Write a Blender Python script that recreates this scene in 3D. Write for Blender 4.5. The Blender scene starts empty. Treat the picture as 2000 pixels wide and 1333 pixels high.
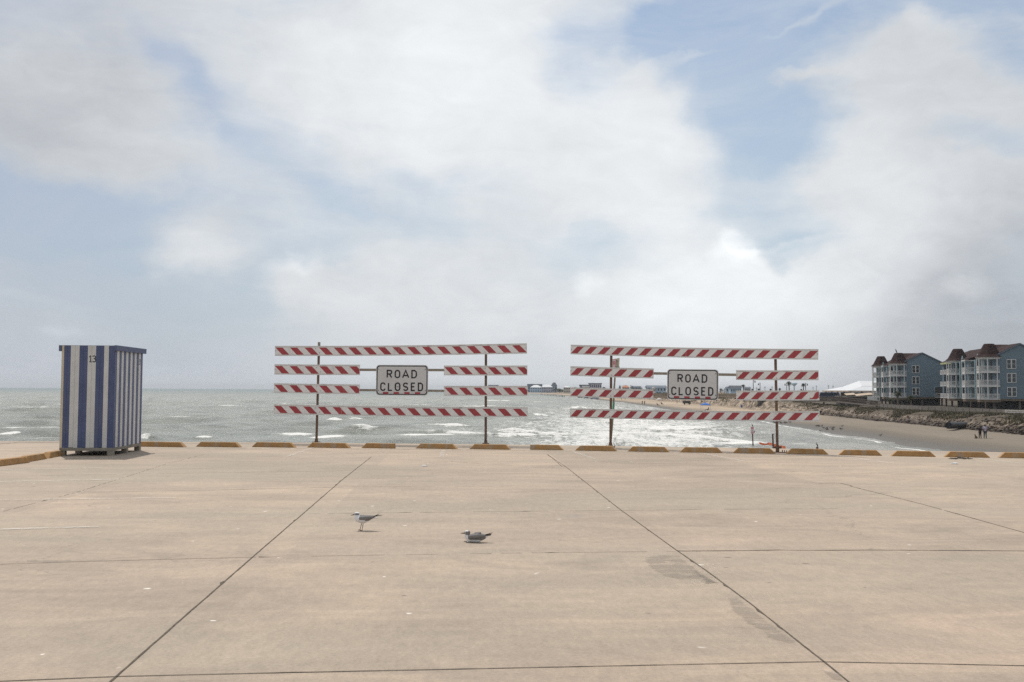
import bpy, bmesh, math, random
import numpy as np
from mathutils import Vector, Matrix
random.seed(7)
SC = bpy.context.scene
COL = SC.collection
PI = math.pi
# ------------------------------------------------------------------ camera
F = 2000.0; HH = 1.5
cam_d = bpy.data.cameras.new("camera"); cam = bpy.data.objects.new("camera", cam_d); COL.objects.link(cam)
cam_d.lens = 36.0; cam_d.sensor_width = 36.0; cam_d.clip_start = 0.1; cam_d.clip_end = 40000
PITCH = math.atan(94.5/2000); ROLL = 0.0054
CM = Matrix.Rotation(PI/2+PITCH, 4, 'X') @ Matrix.Rotation(ROLL, 4, 'Z')
CM = Matrix.Translation((0, 0, HH)) @ CM
cam.matrix_world = CM
SC.camera = cam
# ------------------------------------------------------------------ light
SUN = Vector((-0.67, 1.16, 2.35)).normalized()
sun_d = bpy.data.lights.new("sun", 'SUN'); sun = bpy.data.objects.new("sun", sun_d); COL.objects.link(sun)
sun_d.energy = 3.0; sun_d.angle = math.radians(0.6); sun_d.color = (1.0, 0.94, 0.86)
sun.rotation_euler = SUN.to_track_quat('Z', 'Y').to_euler()
SC.view_settings.view_transform = 'Standard'; SC.view_settings.look = 'None'
SC.view_settings.exposure = 0.07; SC.view_settings.gamma = 1.0
SC.cycles.use_denoising = False      # keeps the grit of the concrete and the glitter of the water
SC.cycles.sample_clamp_direct = 12.0
# ------------------------------------------------------------------ node helper
class NT:
    def __init__(s, nt): s.nt = nt; s.n = nt.nodes; s.l = nt.links
    def _in(s, sock, v):
        if v is None: return
        if hasattr(v, 'is_linked') or isinstance(v, bpy.types.NodeSocket): s.l.new(v, sock)
        else:
            try: sock.default_value = v
            except Exception: sock.default_value = (v[0], v[1], v[2], 1.0)
    def node(s, t, **kw):
        n = s.n.new(t)
        for k, v in kw.items(): setattr(n, k, v)
        return n
    def m(s, op, a, b=None, c=None, clamp=False):
        n = s.n.new('ShaderNodeMath'); n.operation = op; n.use_clamp = clamp
        s._in(n.inputs[0], a); s._in(n.inputs[1], b)
        if c is not None: s._in(n.inputs[2], c)
        return n.outputs[0]
    def mr(s, v, a, b, c=0.0, d=1.0, smooth=False):
        n = s.n.new('ShaderNodeMapRange'); n.interpolation_type = 'SMOOTHSTEP' if smooth else 'LINEAR'
        s._in(n.inputs[0], v)
        for i, q in enumerate((a, b, c, d)): s._in(n.inputs[1+i], q)
        return n.outputs[0]
    def mix(s, f, a, b, mode='MIX'):
        n = s.n.new('ShaderNodeMix'); n.data_type = 'RGBA'; n.blend_type = mode
        s._in(n.inputs[0], f); s._in(n.inputs[6], C4(a)); s._in(n.inputs[7], C4(b))
        return n.outputs[2]
    def noise(s, vec, scale, detail=3, rough=0.5, dist=0.0, out=0):
        n = s.n.new('ShaderNodeTexNoise'); s._in(n.inputs['Vector'], vec)
        n.inputs['Scale'].default_value = scale; n.inputs['Detail'].default_value = detail
        n.inputs['Roughness'].default_value = rough; n.inputs['Distortion'].default_value = dist
        return n.outputs[out]
    def mapping(s, vec, loc=(0,0,0), rot=(0,0,0), scale=(1,1,1)):
        n = s.n.new('ShaderNodeMapping'); s._in(n.inputs[0], vec)
        n.inputs[1].default_value = loc; n.inputs[2].default_value = rot; n.inputs[3].default_value = scale
        return n.outputs[0]
    def attr(s, name, out='Fac'):
        n = s.n.new('ShaderNodeAttribute'); n.attribute_name = name; return n.outputs[out]
    def bump(s, h, strength=0.3, dist=0.02):
        n = s.n.new('ShaderNodeBump'); n.inputs['Strength'].default_value = strength
        n.inputs['Distance'].default_value = dist; s._in(n.inputs['Height'], h); return n.outputs[0]
def C4(c):
    if isinstance(c, (tuple, list)) and len(c) == 3: return (c[0], c[1], c[2], 1.0)
    return c
# ------------------------------------------------------------------ world
world = bpy.data.worlds.new("World"); SC.world = world; world.use_nodes = True
def build_world():
    w = NT(world.node_tree); w.n.clear()
    out = w.node('ShaderNodeOutputWorld'); bg = w.node('ShaderNodeBackground')
    w.l.new(bg.outputs[0], out.inputs[0])
    sky = w.node('ShaderNodeTexSky'); sky.sky_type = 'NISHITA'; sky.sun_disc = False
    sky.sun_elevation = math.asin(SUN.z); sky.sun_rotation = math.atan2(SUN.x, SUN.y)
    sky.air_density = 1.0; sky.dust_density = 1.2; sky.ozone_density = 2.0
    tc = w.node('ShaderNodeTexCoord'); d = tc.outputs['Generated']
    sep = w.node('ShaderNodeSeparateXYZ'); w.l.new(d, sep.inputs[0])
    az = w.m('ARCTAN2', sep.outputs[0], sep.outputs[1])
    el = w.m('ARCSINE', sep.outputs[2])
    cmb = w.node('ShaderNodeCombineXYZ'); w._in(cmb.inputs[0], az); w._in(cmb.inputs[1], el)
    P = cmb.outputs[0]
    Pd = w.mapping(d, scale=(1, 1, 1.35))
    # domain warp
    def warp(vec, base, scale, amt, det=3):
        nz = w.noise(base, scale, det, 0.55, out=1)
        sub = w.node('ShaderNodeVectorMath', operation='SUBTRACT'); w.l.new(nz, sub.inputs[0]); sub.inputs[1].default_value = (.5, .5, .5)
        sc = w.node('ShaderNodeVectorMath', operation='SCALE'); w.l.new(sub.outputs[0], sc.inputs[0]); sc.inputs['Scale'].default_value = amt
        ad = w.node('ShaderNodeVectorMath', operation='ADD'); w.l.new(vec, ad.inputs[0]); w.l.new(sc.outputs[0], ad.inputs[1])
        return ad.outputs[0]
    Pw = warp(P, Pd, 5.0, 0.085, 5)
    Pw = warp(Pw, Pd, 17.0, 0.052, 7)
    def blob(vec, px, py, rx, ry, rot=0.0):
        a = math.atan((px-1000)/2000); e = math.atan((761-py)/2000*math.cos(a))
        mp = w.node('ShaderNodeMapping', vector_type='TEXTURE'); w.l.new(vec, mp.inputs[0])
        mp.inputs[1].default_value = (a, e, 0); mp.inputs[2].default_value = (0, 0, math.radians(rot))
        mp.inputs[3].default_value = (rx/2000, ry/2000, 1)
        ln = w.node('ShaderNodeVectorMath', operation='DOT_PRODUCT'); w.l.new(mp.outputs[0], ln.inputs[0]); w.l.new(mp.outputs[0], ln.inputs[1])
        q = w.m('SUBTRACT', 1.0, ln.outputs[1], clamp=True)
        return w.m('MULTIPLY', q, q)
    def accum(start, lst, vec):
        s = start
        for (px, py, rx, ry, rot, wt) in lst: s = w.m('MULTIPLY_ADD', blob(vec, px, py, rx, ry, rot), wt, s)
        return s
    n1 = w.noise(Pd, 4.0, 10, 0.58, 0.3)
    n2 = w.noise(w.mapping(d, loc=(3, 1, 7), scale=(1, 1, 4.5)), 7.0, 9, 0.64, 0.5)
    base = w.m('MULTIPLY_ADD', w.m('SUBTRACT', n1, 0.5), 0.58, 0.63)
    base = w.m('MULTIPLY_ADD', w.m('SUBTRACT', n2, 0.5), 0.48, base)
    cov = accum(base, [
        (1480, 150, 210, 330, 4, -0.80), (1400, 10, 260, 90, 12, -0.50), (1930, -20, 360, 70, -8, -0.60), (1660, 20, 150, 80, 0, -.25),
        (1150, 130, 150, 150, 0, -0.34), (1510, 455, 190, 50, 0, -0.34), (1190, 480, 190, 80, 0, -0.30), (1290, 70, 70, 120, 20, -0.40),
        (325, 150, 170, 55, -50, -0.28), (690, 410, 170, 60, -10, -0.24), (790, 350, 210, 60, -45, -0.14),
        (200, 470, 560, 170, -6, -0.50), (40, 400, 240, 70, 0, -0.3), (550, 300, 300, 110, -20, -0.26), (1880, 265, 200, 50, -12, -0.42),
        (250, 640, 560, 150, 0, -0.28), (750, 480, 240, 90, 0, -.22), (1980, 90, 120, 60, -20, -.3),
        (820, 130, 480, 300, 0, 0.36), (1230, 330, 240, 330, -10, 0.32), (1790, 330, 280, 330, 0, 0.30), (1450, 620, 520, 190, 0, 0.40), (1760, 130, 220, 160, 0, .12),
        (385, 478, 150, 95, 0, 0.52), (590, 560, 120, 90, 10, 0.45), (850, 600, 420, 180, 0, 0.26), (1440, 480, 100, 80, 0, 0.45), (40, 190, 330, 170, 0, 0.34), (200, 330, 330, 70, 8, .22),
        (1480, 120, 50, 60, 0, 0.20), (1570, 130, 120, 24, 8, 0.40), (1470, 55, 260, 20, 14, 0.45), (1560, 340, 220, 40, 0, .22), (1540, 455, 150, 14, 3, .16)], Pw)
    cover = w.mr(cov, 0.18, 0.86, 0.10, 1.0, True)
    n3 = w.noise(Pd, 6.5, 11, 0.60, 0.5)
    n4 = w.noise(w.mapping(d, loc=(9, 4, 2), scale=(1, 1, 2.2)), 18.0, 8, 0.6, .6)
    br = w.m('MULTIPLY_ADD', w.m('SUBTRACT', n3, 0.5), 0.30, 0.64)
    br = w.m('MULTIPLY_ADD', w.m('SUBTRACT', n4, 0.5), 0.20, br)
    br = accum(br, [
        (900, 180, 620, 400, 0, 0.17), (1450, 640, 420, 300, 0, 0.24), (1450, 446, 62, 40, -25, 0.34), (1425, 462, 60, 40, 0, .14), (1300, 420, 350, 280, 0, 0.10),
        (-60, 60, 560, 360, 0, -0.17), (0, 480, 700, 420, 0, -0.10), (2140, 660, 640, 330, 0, -0.33), (2140, 330, 600, 360, 0, -0.08), (1800, 120, 300, 260, 0, -.03), (1700, 420, 260, 240, 0, .06),
        (600, 700, 800, 90, 0, -0.04), (1915, 560, 60, 36, 10, 0.14), (1160, 540, 44, 30, 0, .14), (125, 640, 60, 26, 0, .14),
        (555, 515, 80, 30, 15, .14), (380, 475, 110, 60, 0, .06)], Pw)
    cc = w.mix(w.mr(br, 0.18, 1.0), (0.305, 0.33, 0.375), (0.965, 0.99, 1.0))
    # blue sky: Nishita, whitened by thin high cloud and humid air near the horizon
    hz = w.mr(el, 0.0, 0.34, 0.88, 0.22)
    thin = w.mr(w.noise(w.mapping(d, loc=(5, 5, 5), scale=(1, 1, 3)), 6.0, 9, 0.62, 0.8), 0.36, 0.72, 0.0, 0.45)
    skyc = w.node('ShaderNodeVectorMath', operation='MULTIPLY'); w.l.new(sky.outputs[0], skyc.inputs[0]); skyc.inputs[1].default_value = (0.100, 0.104, 0.104)
    blue = w.mix(hz, skyc.outputs[0], (0.52, 0.60, 0.67))
    blue = w.mix(thin, blue, (0.66, 0.70, 0.74))
    side = w.mix(w.mr(az, -0.52, 0.10, 0.0, 1.0, True), (0.78, 0.78, 0.83), (1, 1, 1))
    blue = w.mix(1.0, blue, side, 'MULTIPLY')
    col = w.mix(cover, blue, cc)
    low = w.mix(w.mr(az, -0.45, -0.05, 0, 1, True), (0.43, 0.465, 0.535), (0.63, 0.66, 0.685)); low = w.mix(w.mr(az, 0.12, 0.44, 0, 1, True), low, (0.36, 0.37, 0.385))
    col2 = w.mix(w.mr(el, 0.0, 0.09, 0.50, 0.0, True), col, low)
    # what lies under the horizon never shows
    w.l.new(col2, bg.inputs[0]); bg.inputs[1].default_value = 1.0
build_world()
# ------------------------------------------------------------------ pixel helpers (measuring aid: image point -> place in the world)
R3 = CM.to_3x3(); EYE = Vector((0, 0, HH))
def ray(px, py): return (R3 @ Vector(((px-1000)/F, (666.5-py)/F, -1.0)))
def g(px, py, z=0.0):
    r = ray(px, py); t = (z-HH)/r.z; return EYE + r*t
def at(px, py, Y):
    r = ray(px, py); return EYE + r*(Y/r.y)
def hor(px): return 761 + ROLL*(px-1000)
def vplane(px, py, A, B):
    r = ray(px, py); n = Vector((B.y-A.y, -(B.x-A.x), 0)); t = (Vector((A.x, A.y, HH))-EYE).dot(n)/r.dot(n); return EYE + r*t
# ------------------------------------------------------------------ materials
MATS = {}
def mat(name, col, rough=0.7, var=0.12, scale=6.0, bump=0.0, bscale=None, metal=0.0, stain=None, spec=0.4, coat=0.0):
    if name in MATS: return MATS[name]
    m = bpy.data.materials.new(name); m.use_nodes = True; w = NT(m.node_tree)
    b = w.n['Principled BSDF']; tc = w.node('ShaderNodeTexCoord')
    oi = w.node('ShaderNodeObjectInfo'); rv = w.node('ShaderNodeVectorMath', operation='ADD'); w.l.new(tc.outputs['Object'], rv.inputs[0]); w._in(rv.inputs[1], w.m('MULTIPLY', oi.outputs['Random'], 37.0)); o = rv.outputs[0]
    n = w.noise(o, scale, 5, 0.6)
    dark = tuple(c*(1-var) for c in col); lite = tuple(min(1, c*(1+var)) for c in col)
    c = w.mix(w.mr(n, 0.3, 0.7), dark, lite)
    if stain:
        sc, sscale, thr, amt = stain
        n2 = w.noise(w.mapping(o, scale=(1, 1, 0.35)), sscale, 6, 0.65)
        c = w.mix(w.mr(n2, thr, thr+0.12, 0, amt), c, sc)
    w._in(b.inputs['Base Color'], c); b.inputs['Roughness'].default_value = rough; b.inputs['Metallic'].default_value = metal
    b.inputs['Specular IOR Level'].default_value = spec; b.inputs['Coat Weight'].default_value = coat
    if bump: w._in(b.inputs['Normal'], w.bump(w.noise(o, bscale or scale*4, 4, 0.6), bump, 0.02))
    MATS[name] = m; return m
def vcol_mat(name, rough=0.8, bump=0.0, bscale=60, var=.1):
    if name in MATS: return MATS[name]
    m = bpy.data.materials.new(name); m.use_nodes = True; w = NT(m.node_tree); b = w.n['Principled BSDF']
    tc = w.node('ShaderNodeTexCoord'); n = w.noise(tc.outputs['Object'], bscale, 4, 0.6)
    c = w.mix(1.0, w.attr('Col', 'Color'), w.mix(w.mr(n, .3, .7), (1-var,)*3, (1+var*.6,)*3), 'MULTIPLY')
    w._in(b.inputs['Base Color'], c); b.inputs['Roughness'].default_value = rough; b.inputs['Specular IOR Level'].default_value = 0.25
    if bump: w._in(b.inputs['Normal'], w.bump(n, bump, 0.01))
    MATS[name] = m; return m
# ------------------------------------------------------------------ mesh builder
def tag(o, label=None, cat=None, group=None, kind=None):
    if label: o['label'] = label
    if cat: o['category'] = cat
    if group: o['group'] = group
    if kind: o['kind'] = kind
    return o
def empty(name, loc, label=None, cat=None, group=None):
    o = bpy.data.objects.new(name, None); COL.objects.link(o); o.location = loc; o.empty_display_size = 0.3
    return tag(o, label, cat, group)
def wloc(o):
    v = Vector((0, 0, 0))
    while o is not None: v += o.location; o = o.parent
    return v
class MB:
    def __init__(s): s.v = []; s.f = []; s.mi = []; s.cur = 0
    def mt(s, i): s.cur = i; return s
    def add(s, vs, fs):
        k = len(s.v); s.v += [tuple(v) for v in vs]
        for f in fs: s.f.append(tuple(i+k for i in f)); s.mi.append(s.cur)
        return s
    def box(s, c, size, rz=0.0, M=None):
        x, y, z = (q/2 for q in size)
        vs = [Vector(p) for p in ((-x,-y,-z),(x,-y,-z),(x,y,-z),(-x,y,-z),(-x,-y,z),(x,-y,z),(x,y,z),(-x,y,z))]
        if M is None: M = Matrix.Rotation(rz, 3, 'Z')
        vs = [M @ p + Vector(c) for p in vs]
        return s.add(vs, [(0,3,2,1),(4,5,6,7),(0,1,5,4),(1,2,6,5),(2,3,7,6),(3,0,4,7)])
    def bar(s, a, b, w, h=None, up=(0,0,1)):
        a = Vector(a); b = Vector(b); h = h or w; d = (b-a); L = d.length; d = d/L
        u = Vector(up)
        if abs(d.dot(u)) > .99: u = Vector((0, 1, 0))
        r = d.cross(u).normalized(); u = r.cross(d).normalized()
        M = Matrix((r, d, u)).transposed()
        return s.box((a+b)/2, (w, L, h), M=M)
    def tube(s, pts, rad, n=10, cap=True, sq=1.0):
        pts = [Vector(p) for p in pts]
        if not hasattr(rad, '__len__'): rad = [rad]*len(pts)
        rings = []; prev = None
        for i, p in enumerate(pts):
            t = (pts[min(i+1, len(pts)-1)]-pts[max(i-1, 0)]).normalized()
            if prev is None:
                u = Vector((0, 0, 1)) if abs(t.z) < .9 else Vector((0, 1, 0))
                a = t.cross(u).normalized()
            else: a = (prev - t*prev.dot(t)).normalized()
            prev = a; b = t.cross(a).normalized()
            rings.append([p + (a*math.cos(2*PI*k/n)*rad[i] + b*math.sin(2*PI*k/n)*rad[i]*sq) for k in range(n)])
        vs = [q for r in rings for q in r]; fs = []
        for i in range(len(pts)-1):
            for k in range(n): fs.append((i*n+k, i*n+(k+1) % n, (i+1)*n+(k+1) % n, (i+1)*n+k))
        if cap: fs.append(tuple(range(n))[::-1]); fs.append(tuple((len(pts)-1)*n+k for k in range(n)))
        return s.add(vs, fs)
    def prism(s, poly, axis_vec, close=True):
        n = len(poly); vs = [Vector(p) for p in poly] + [Vector(p)+Vector(axis_vec) for p in poly]
        fs = [tuple(range(n))[::-1], tuple(range(n, 2*n))] + [(i, (i+1) % n, n+(i+1) % n, n+i) for i in range(n)]
        return s.add(vs, fs)
    def lathe(s, prof, c=(0,0,0), n=16, ph=0):
        vs = []; fs = []
        for (r, z) in prof:
            for k in range(n): vs.append((c[0]+r*math.cos(2*PI*k/n+ph), c[1]+r*math.sin(2*PI*k/n+ph), c[2]+z))
        for i in range(len(prof)-1):
            for k in range(n): fs.append((i*n+k, i*n+(k+1) % n, (i+1)*n+(k+1) % n, (i+1)*n+k))
        fs.append(tuple(range(n))[::-1]); fs.append(tuple((len(prof)-1)*n+k for k in range(n)))
        return s.add(vs, fs)
    def build(s, name, mats, parent=None, origin=None, smooth=False, bevel=0.0):
        org = wloc(parent) if parent is not None else Vector(origin or (0, 0, 0))
        me = bpy.data.meshes.new(name); me.from_pydata([(a-org.x, b-org.y, c-org.z) for a, b, c in s.v], [], s.f)
        if not isinstance(mats, (list, tuple)): mats = [mats]
        for m in mats: me.materials.append(m)
        me.polygons.foreach_set('material_index', s.mi); 
        if smooth: me.polygons.foreach_set('use_smooth', [True]*len(s.f))
        bm = bmesh.new(); bm.from_mesh(me); bmesh.ops.recalc_face_normals(bm, faces=bm.faces); bm.to_mesh(me); bm.free()
        me.update(); o = bpy.data.objects.new(name, me); COL.objects.link(o)
        if parent is not None: o.parent = parent
        else: o.location = org
        if bevel:
            b = o.modifiers.new('bevel', 'BEVEL'); b.width = bevel; b.segments = 2; b.limit_method = 'ANGLE'
        return o
def copy_tree(o, parent=None):
    c = o.copy(); COL.objects.link(c); c.parent = parent
    for ch in list(o.children): copy_tree(ch, c)
    return c
def capsules(caps, voxel, name, m, parent=None, colfn=None, origin=None, ellips=(), smooth_it=2):
    """union of tapered capsules as ONE continuous skin (voxel remesh)"""
    bm = bmesh.new()
    for (a, b, r1, r2) in caps:
        a = Vector(a); b = Vector(b); d = b-a; L = d.length
        if L > 1e-6:
            q = d.to_track_quat('Z', 'Y').to_matrix().to_4x4(); M = Matrix.Translation((a+b)/2) @ q
            bmesh.ops.create_cone(bm, cap_ends=True, segments=14, radius1=r1, radius2=r2, depth=L, matrix=M)
        for p, r in ((a, r1), (b, r2)): bmesh.ops.create_icosphere(bm, subdivisions=2, radius=r, matrix=Matrix.Translation(p))
    for (c, s3, R) in ellips:
        M = Matrix.Translation(c) @ R.to_4x4() @ Matrix.Diagonal((s3[0], s3[1], s3[2], 1)); bmesh.ops.create_icosphere(bm, subdivisions=3, radius=1, matrix=M)
    me = bpy.data.meshes.new(name+'_src'); bm.to_mesh(me); bm.free()
    o = bpy.data.objects.new(name+'_src', me); COL.objects.link(o)
    r = o.modifiers.new('r', 'REMESH'); r.mode = 'VOXEL'; r.voxel_size = voxel
    if smooth_it: sm = o.modifiers.new('s', 'SMOOTH'); sm.factor = 0.5; sm.iterations = smooth_it
    dg = bpy.context.evaluated_depsgraph_get(); ev = bpy.data.meshes.new_from_object(o.evaluated_get(dg))
    bpy.data.objects.remove(o); bpy.data.meshes.remove(me)
    ev.name = name; ev.materials.clear(); ev.materials.append(m)
    ev.polygons.foreach_set('use_smooth', [True]*len(ev.polygons))
    if colfn:
        at_ = ev.color_attributes.new('Col', 'FLOAT_COLOR', 'POINT')
        for i, v in enumerate(ev.vertices): c = colfn(v.co); at_.data[i].color = (c[0], c[1], c[2], 1)
    ob = bpy.data.objects.new(name, ev); COL.objects.link(ob)
    if parent is not None: ob.parent = parent
    elif origin is not None: ob.location = origin
    return ob
# numpy value noise (fbm) for terrain
_rng = np.random.RandomState(3); _T = _rng.rand(256, 256)
def vn(x, y):
    xi = np.floor(x).astype(int); yi = np.floor(y).astype(int); fx = x-xi; fy = y-yi
    fx = fx*fx*(3-2*fx); fy = fy*fy*(3-2*fy)
    a = _T[xi % 256, yi % 256]; b = _T[(xi+1) % 256, yi % 256]; c = _T[xi % 256, (yi+1) % 256]; d = _T[(xi+1) % 256, (yi+1) % 256]
    return (a*(1-fx)+b*fx)*(1-fy)+(c*(1-fx)+d*fx)*fy
def fbm(x, y, o=4):
    s = 0; a = .5
    for i in range(o): s = s+a*vn(x+i*17.3, y+i*9.1); x = x*2.03; y = y*2.03; a *= .5
    return s/(1-.5**o)
def grid_mesh(name, X, Y, Z, m, attrs={}, smooth=True):
    nr, nc = X.shape; me = bpy.data.meshes.new(name); co = np.stack([X, Y, Z], -1).reshape(-1, 3).astype(np.float32)
    me.vertices.add(len(co)); me.vertices.foreach_set('co', co.ravel())
    i = np.arange(nr-1)[:, None]*nc+np.arange(nc-1)[None, :]; q = np.stack([i, i+nc, i+nc+1, i+1], -1).reshape(-1, 4)
    nf = len(q); me.loops.add(nf*4); me.loops.foreach_set('vertex_index', q.ravel().astype(np.int32))
    me.polygons.add(nf); me.polygons.foreach_set('loop_start', (np.arange(nf)*4).astype(np.int32))
    me.polygons.foreach_set('use_smooth', np.full(nf, smooth)); me.update(); me.validate()
    for k, v in attrs.items():
        a = me.attributes.new(k, 'FLOAT', 'POINT'); a.data.foreach_set('value', v.ravel().astype(np.float32))
    me.materials.append(m); o = bpy.data.objects.new(name, me); COL.objects.link(o); return o

# ================================================================== STRUCTURE
SEA = -5.0
JD = Vector((-111/2000, 1, 0)).normalized(); JU = Vector((JD.y, -JD.x, 0))     # direction of the slab joints
def mat_concrete():
    m = bpy.data.materials.new('worn_concrete'); m.use_nodes = True; w = NT(m.node_tree); b = w.n['Principled BSDF']
    tc = w.node('ShaderNodeTexCoord'); o = w.mapping(tc.outputs['Object'], rot=(0, 0, math.atan2(JD.x, JD.y)))
    big = w.noise(o, 0.16, 5, 0.55); mid = w.noise(o, 0.9, 6, 0.6, 0.4)
    stk = w.noise(w.mapping(o, scale=(0.35, 1.3, 1)), 1.0, 7, 0.65, 0.8)
    stk2 = w.noise(w.mapping(o, loc=(4, 9, 0), scale=(0.5, 9, 1)), 1.0, 4, 0.6)
    fine = w.noise(o, 45, 5, 0.7); grit = w.noise(o, 220, 3, 0.7)
    c = w.mix(w.mr(big, 0.40, 0.60), (0.318, 0.270, 0.218), (0.392, 0.326, 0.260))
    c = w.mix(w.mr(mid, 0.32, 0.68, 0.0, 0.55), c, (0.435, 0.372, 0.308))
    c = w.mix(w.mr(stk, 0.50, 0.70, 0.0, 0.5), c, (0.285, 0.248, 0.205))
    c = w.mix(w.mr(stk2, 0.55, 0.75, 0.0, 0.32), c, (0.47, 0.41, 0.345))
    pink = w.noise(w.mapping(o, loc=(7, 3, 0)), 0.35, 3, 0.5)
    c = w.mix(w.mr(pink, 0.5, 0.7, 0, 0.4), c, (0.42, 0.345, 0.285))
    # each poured slab has its own tone
    sep = w.node('ShaderNodeSeparateXYZ'); w.l.new(o, sep.inputs[0])
    fu = w.m('FLOOR', w.m('DIVIDE', w.m('ADD', sep.outputs[0], 1.50), 3.72)); fv = w.m('FLOOR', w.m('DIVIDE', w.m('ADD', sep.outputs[1], -5.42), 3.72))
    cb = w.node('ShaderNodeCombineXYZ'); w._in(cb.inputs[0], fu); w._in(cb.inputs[1], fv)
    wn = w.node('ShaderNodeTexWhiteNoise'); w.l.new(cb.outputs[0], wn.inputs['Vector'])
    c = w.mix(1.0, c, w.mix(wn.outputs['Value'], (0.90, 0.905, 0.90), (1.06, 1.045, 1.02)), 'MULTIPLY')
    blot = w.noise(w.mapping(o, loc=(1, 6, 0), scale=(.55, 1.1, 1)), 1.0, 9, 0.66, 1.0); c = w.mix(1.0, c, w.mix(w.mr(blot, .36, .64), (.86, .865, .87), (1.10, 1.085, 1.06)), 'MULTIPLY')
    oil = w.noise(w.mapping(o, loc=(12, 3, 0)), .55, 6, 0.6, .8); c = w.mix(w.mr(oil, .62, .74, 0, .42), c, (.21, .185, .155))
    gr = w.noise(w.mapping(o, loc=(3, 8, 0), scale=(.12, .35, 1)), 1.0, 5, .55); c = w.mix(w.mr(gr, .45, .68, 0, .55), c, (.315, .292, .235))
    c = w.mix(1.0, c, w.mix(w.mr(fine, 0.25, 0.75), (0.80, 0.795, 0.79), (1.15, 1.15, 1.15)), 'MULTIPLY')
    c = w.mix(1.0, c, w.mix(w.mr(grit, 0.25, 0.75), (0.78, 0.78, 0.78), (1.18, 1.18, 1.18)), 'MULTIPLY')
    c = w.mix(1.0, c, (1.055, 1.010, 0.985), 'MULTIPLY')
    # droppings, shell bits, dark pits
    def flecks(scale, loc, r0, keep, colr, vec, soft=0.5):
        nonlocal c
        wv = w.noise(vec, scale*3, 2, 0.5, out=1)
        ad = w.node('ShaderNodeVectorMath', operation='MULTIPLY_ADD'); w.l.new(wv, ad.inputs[0]); ad.inputs[1].default_value = (0.12/scale*2,)*3; w.l.new(vec, ad.inputs[2])
        v = w.node('ShaderNodeTexVoronoi'); v.inputs['Scale'].default_value = scale; w._in(v.inputs['Vector'], w.mapping(ad.outputs[0], loc=loc))
        sx = w.node('ShaderNodeSeparateColor'); w.l.new(v.outputs['Color'], sx.inputs[0])
        rad = w.m('MULTIPLY', w.mr(sx.outputs[0], keep, 1.0, 0.0, 1.0), r0)
        f = w.mr(v.outputs['Distance'], w.m('MULTIPLY', rad, soft), rad, 1.0, 0.0)
        f = w.m('MULTIPLY', f, w.m('GREATER_THAN', sx.outputs[0], keep))
        c = w.mix(f, c, colr)
    flat = w.mapping(o, scale=(1, 1, 0))
    flecks(1.3, (0, 0, 0), 0.065, 0.66, (0.74, 0.71, 0.66), flat, 0.6)
    flecks(4.0, (3, 1, 0), 0.13, 0.80, (0.68, 0.64, 0.58), flat, 0.5)
    flecks(1.7, (8, 5, 0), 0.10, 0.76, (0.17, 0.145, 0.12), flat, 0.4)
    flecks(6.0, (2, 7, 0), 0.17, 0.84, (0.19, 0.16, 0.13), flat, 0.3)
    flecks(0.55, (2, 2, 0), 0.14, 0.60, (0.29, 0.25, 0.21), flat, 0.1)
    spk = w.noise(w.mapping(o, scale=(14, 5.5, 1)), 1.0, 5, .75); c = w.mix(1.0, c, w.mix(w.mr(spk, .30, .70), (.88, .88, .885), (1.10, 1.10, 1.10)), 'MULTIPLY')
    # hairline cracks
    v = w.node('ShaderNodeTexVoronoi', feature='DISTANCE_TO_EDGE'); v.inputs['Scale'].default_value = 0.16
    wv = w.noise(o, 1.6, 5, 0.65, out=1); ad = w.node('ShaderNodeVectorMath', operation='MULTIPLY_ADD')
    w.l.new(wv, ad.inputs[0]); ad.inputs[1].default_value = (0.9, 0.9, 0); w.l.new(flat, ad.inputs[2]); w.l.new(ad.outputs[0], v.inputs['Vector'])
    gate = w.mr(w.noise(o, 0.28, 2, 0.5), 0.5, 0.6)
    c = w.mix(w.m('MULTIPLY', w.mr(v.outputs['Distance'], 0.0006, 0.0022, 0.55, 0.0), gate), c, (0.2, 0.17, 0.14))
    w._in(b.inputs['Base Color'], c); b.inputs['Specular IOR Level'].default_value = 0.3
    w._in(b.inputs['Roughness'], w.mr(mid, 0.3, 0.7, 0.72, 0.88))
    h = w.m('ADD', w.m('MULTIPLY', fine, 0.6), w.m('MULTIPLY', grit, 0.4))
    w._in(b.inputs['Normal'], w.bump(h, 0.45, 0.006))
    MATS['concrete'] = m; return m
M_CON = mat_concrete()
M_JOINT = mat('joint_tar', (0.090, 0.072, 0.054), 0.95, 0.4, 20)
M_CONEDGE = mat('concrete_edge', (0.36, 0.32, 0.27), 0.85, 0.2, 3, 0.3, stain=((0.16, 0.13, 0.11), 1.5, 0.5, 0.6))
# deck edge line (outer edge of the raised lot), measured points
edge = [g(-400, 861.5), g(90, 862.0), g(540, 864.6), g(950, 868.2), g(1170, 871.0), g(1470, 875.6), g(1600, 877.8), g(1900, 882.5), g(2060, 885.5)]
dl = (edge[0]-edge[1]).normalized(); dr = (edge[-1]-edge[-2]).normalized()
ring = [edge[0]+dl*45] + edge + [edge[-1]+dr*45]
ring_full = [Vector((p.x, p.y, 0)) for p in ring] + [Vector((62, -40, 0)), Vector((-75, -40, 0))]
mb = MB(); n = len(ring_full)
mb.add(ring_full, [tuple(range(n))])
low = [p+Vector((0, 0, -0.45)) for p in ring_full]
mb.mt(1)
for i in range(n): mb.add([ring_full[i], ring_full[(i+1) % n], low[(i+1) % n], low[i]], [(0, 1, 2, 3)])
cx = sum((p for p in ring_full), Vector())/n
inn = [p+(cx-p).normalized()*0.8+Vector((0, 0, -0.45)) for p in ring_full]; bot = [Vector((p.x, p.y, -6.5)) for p in inn]
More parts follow.
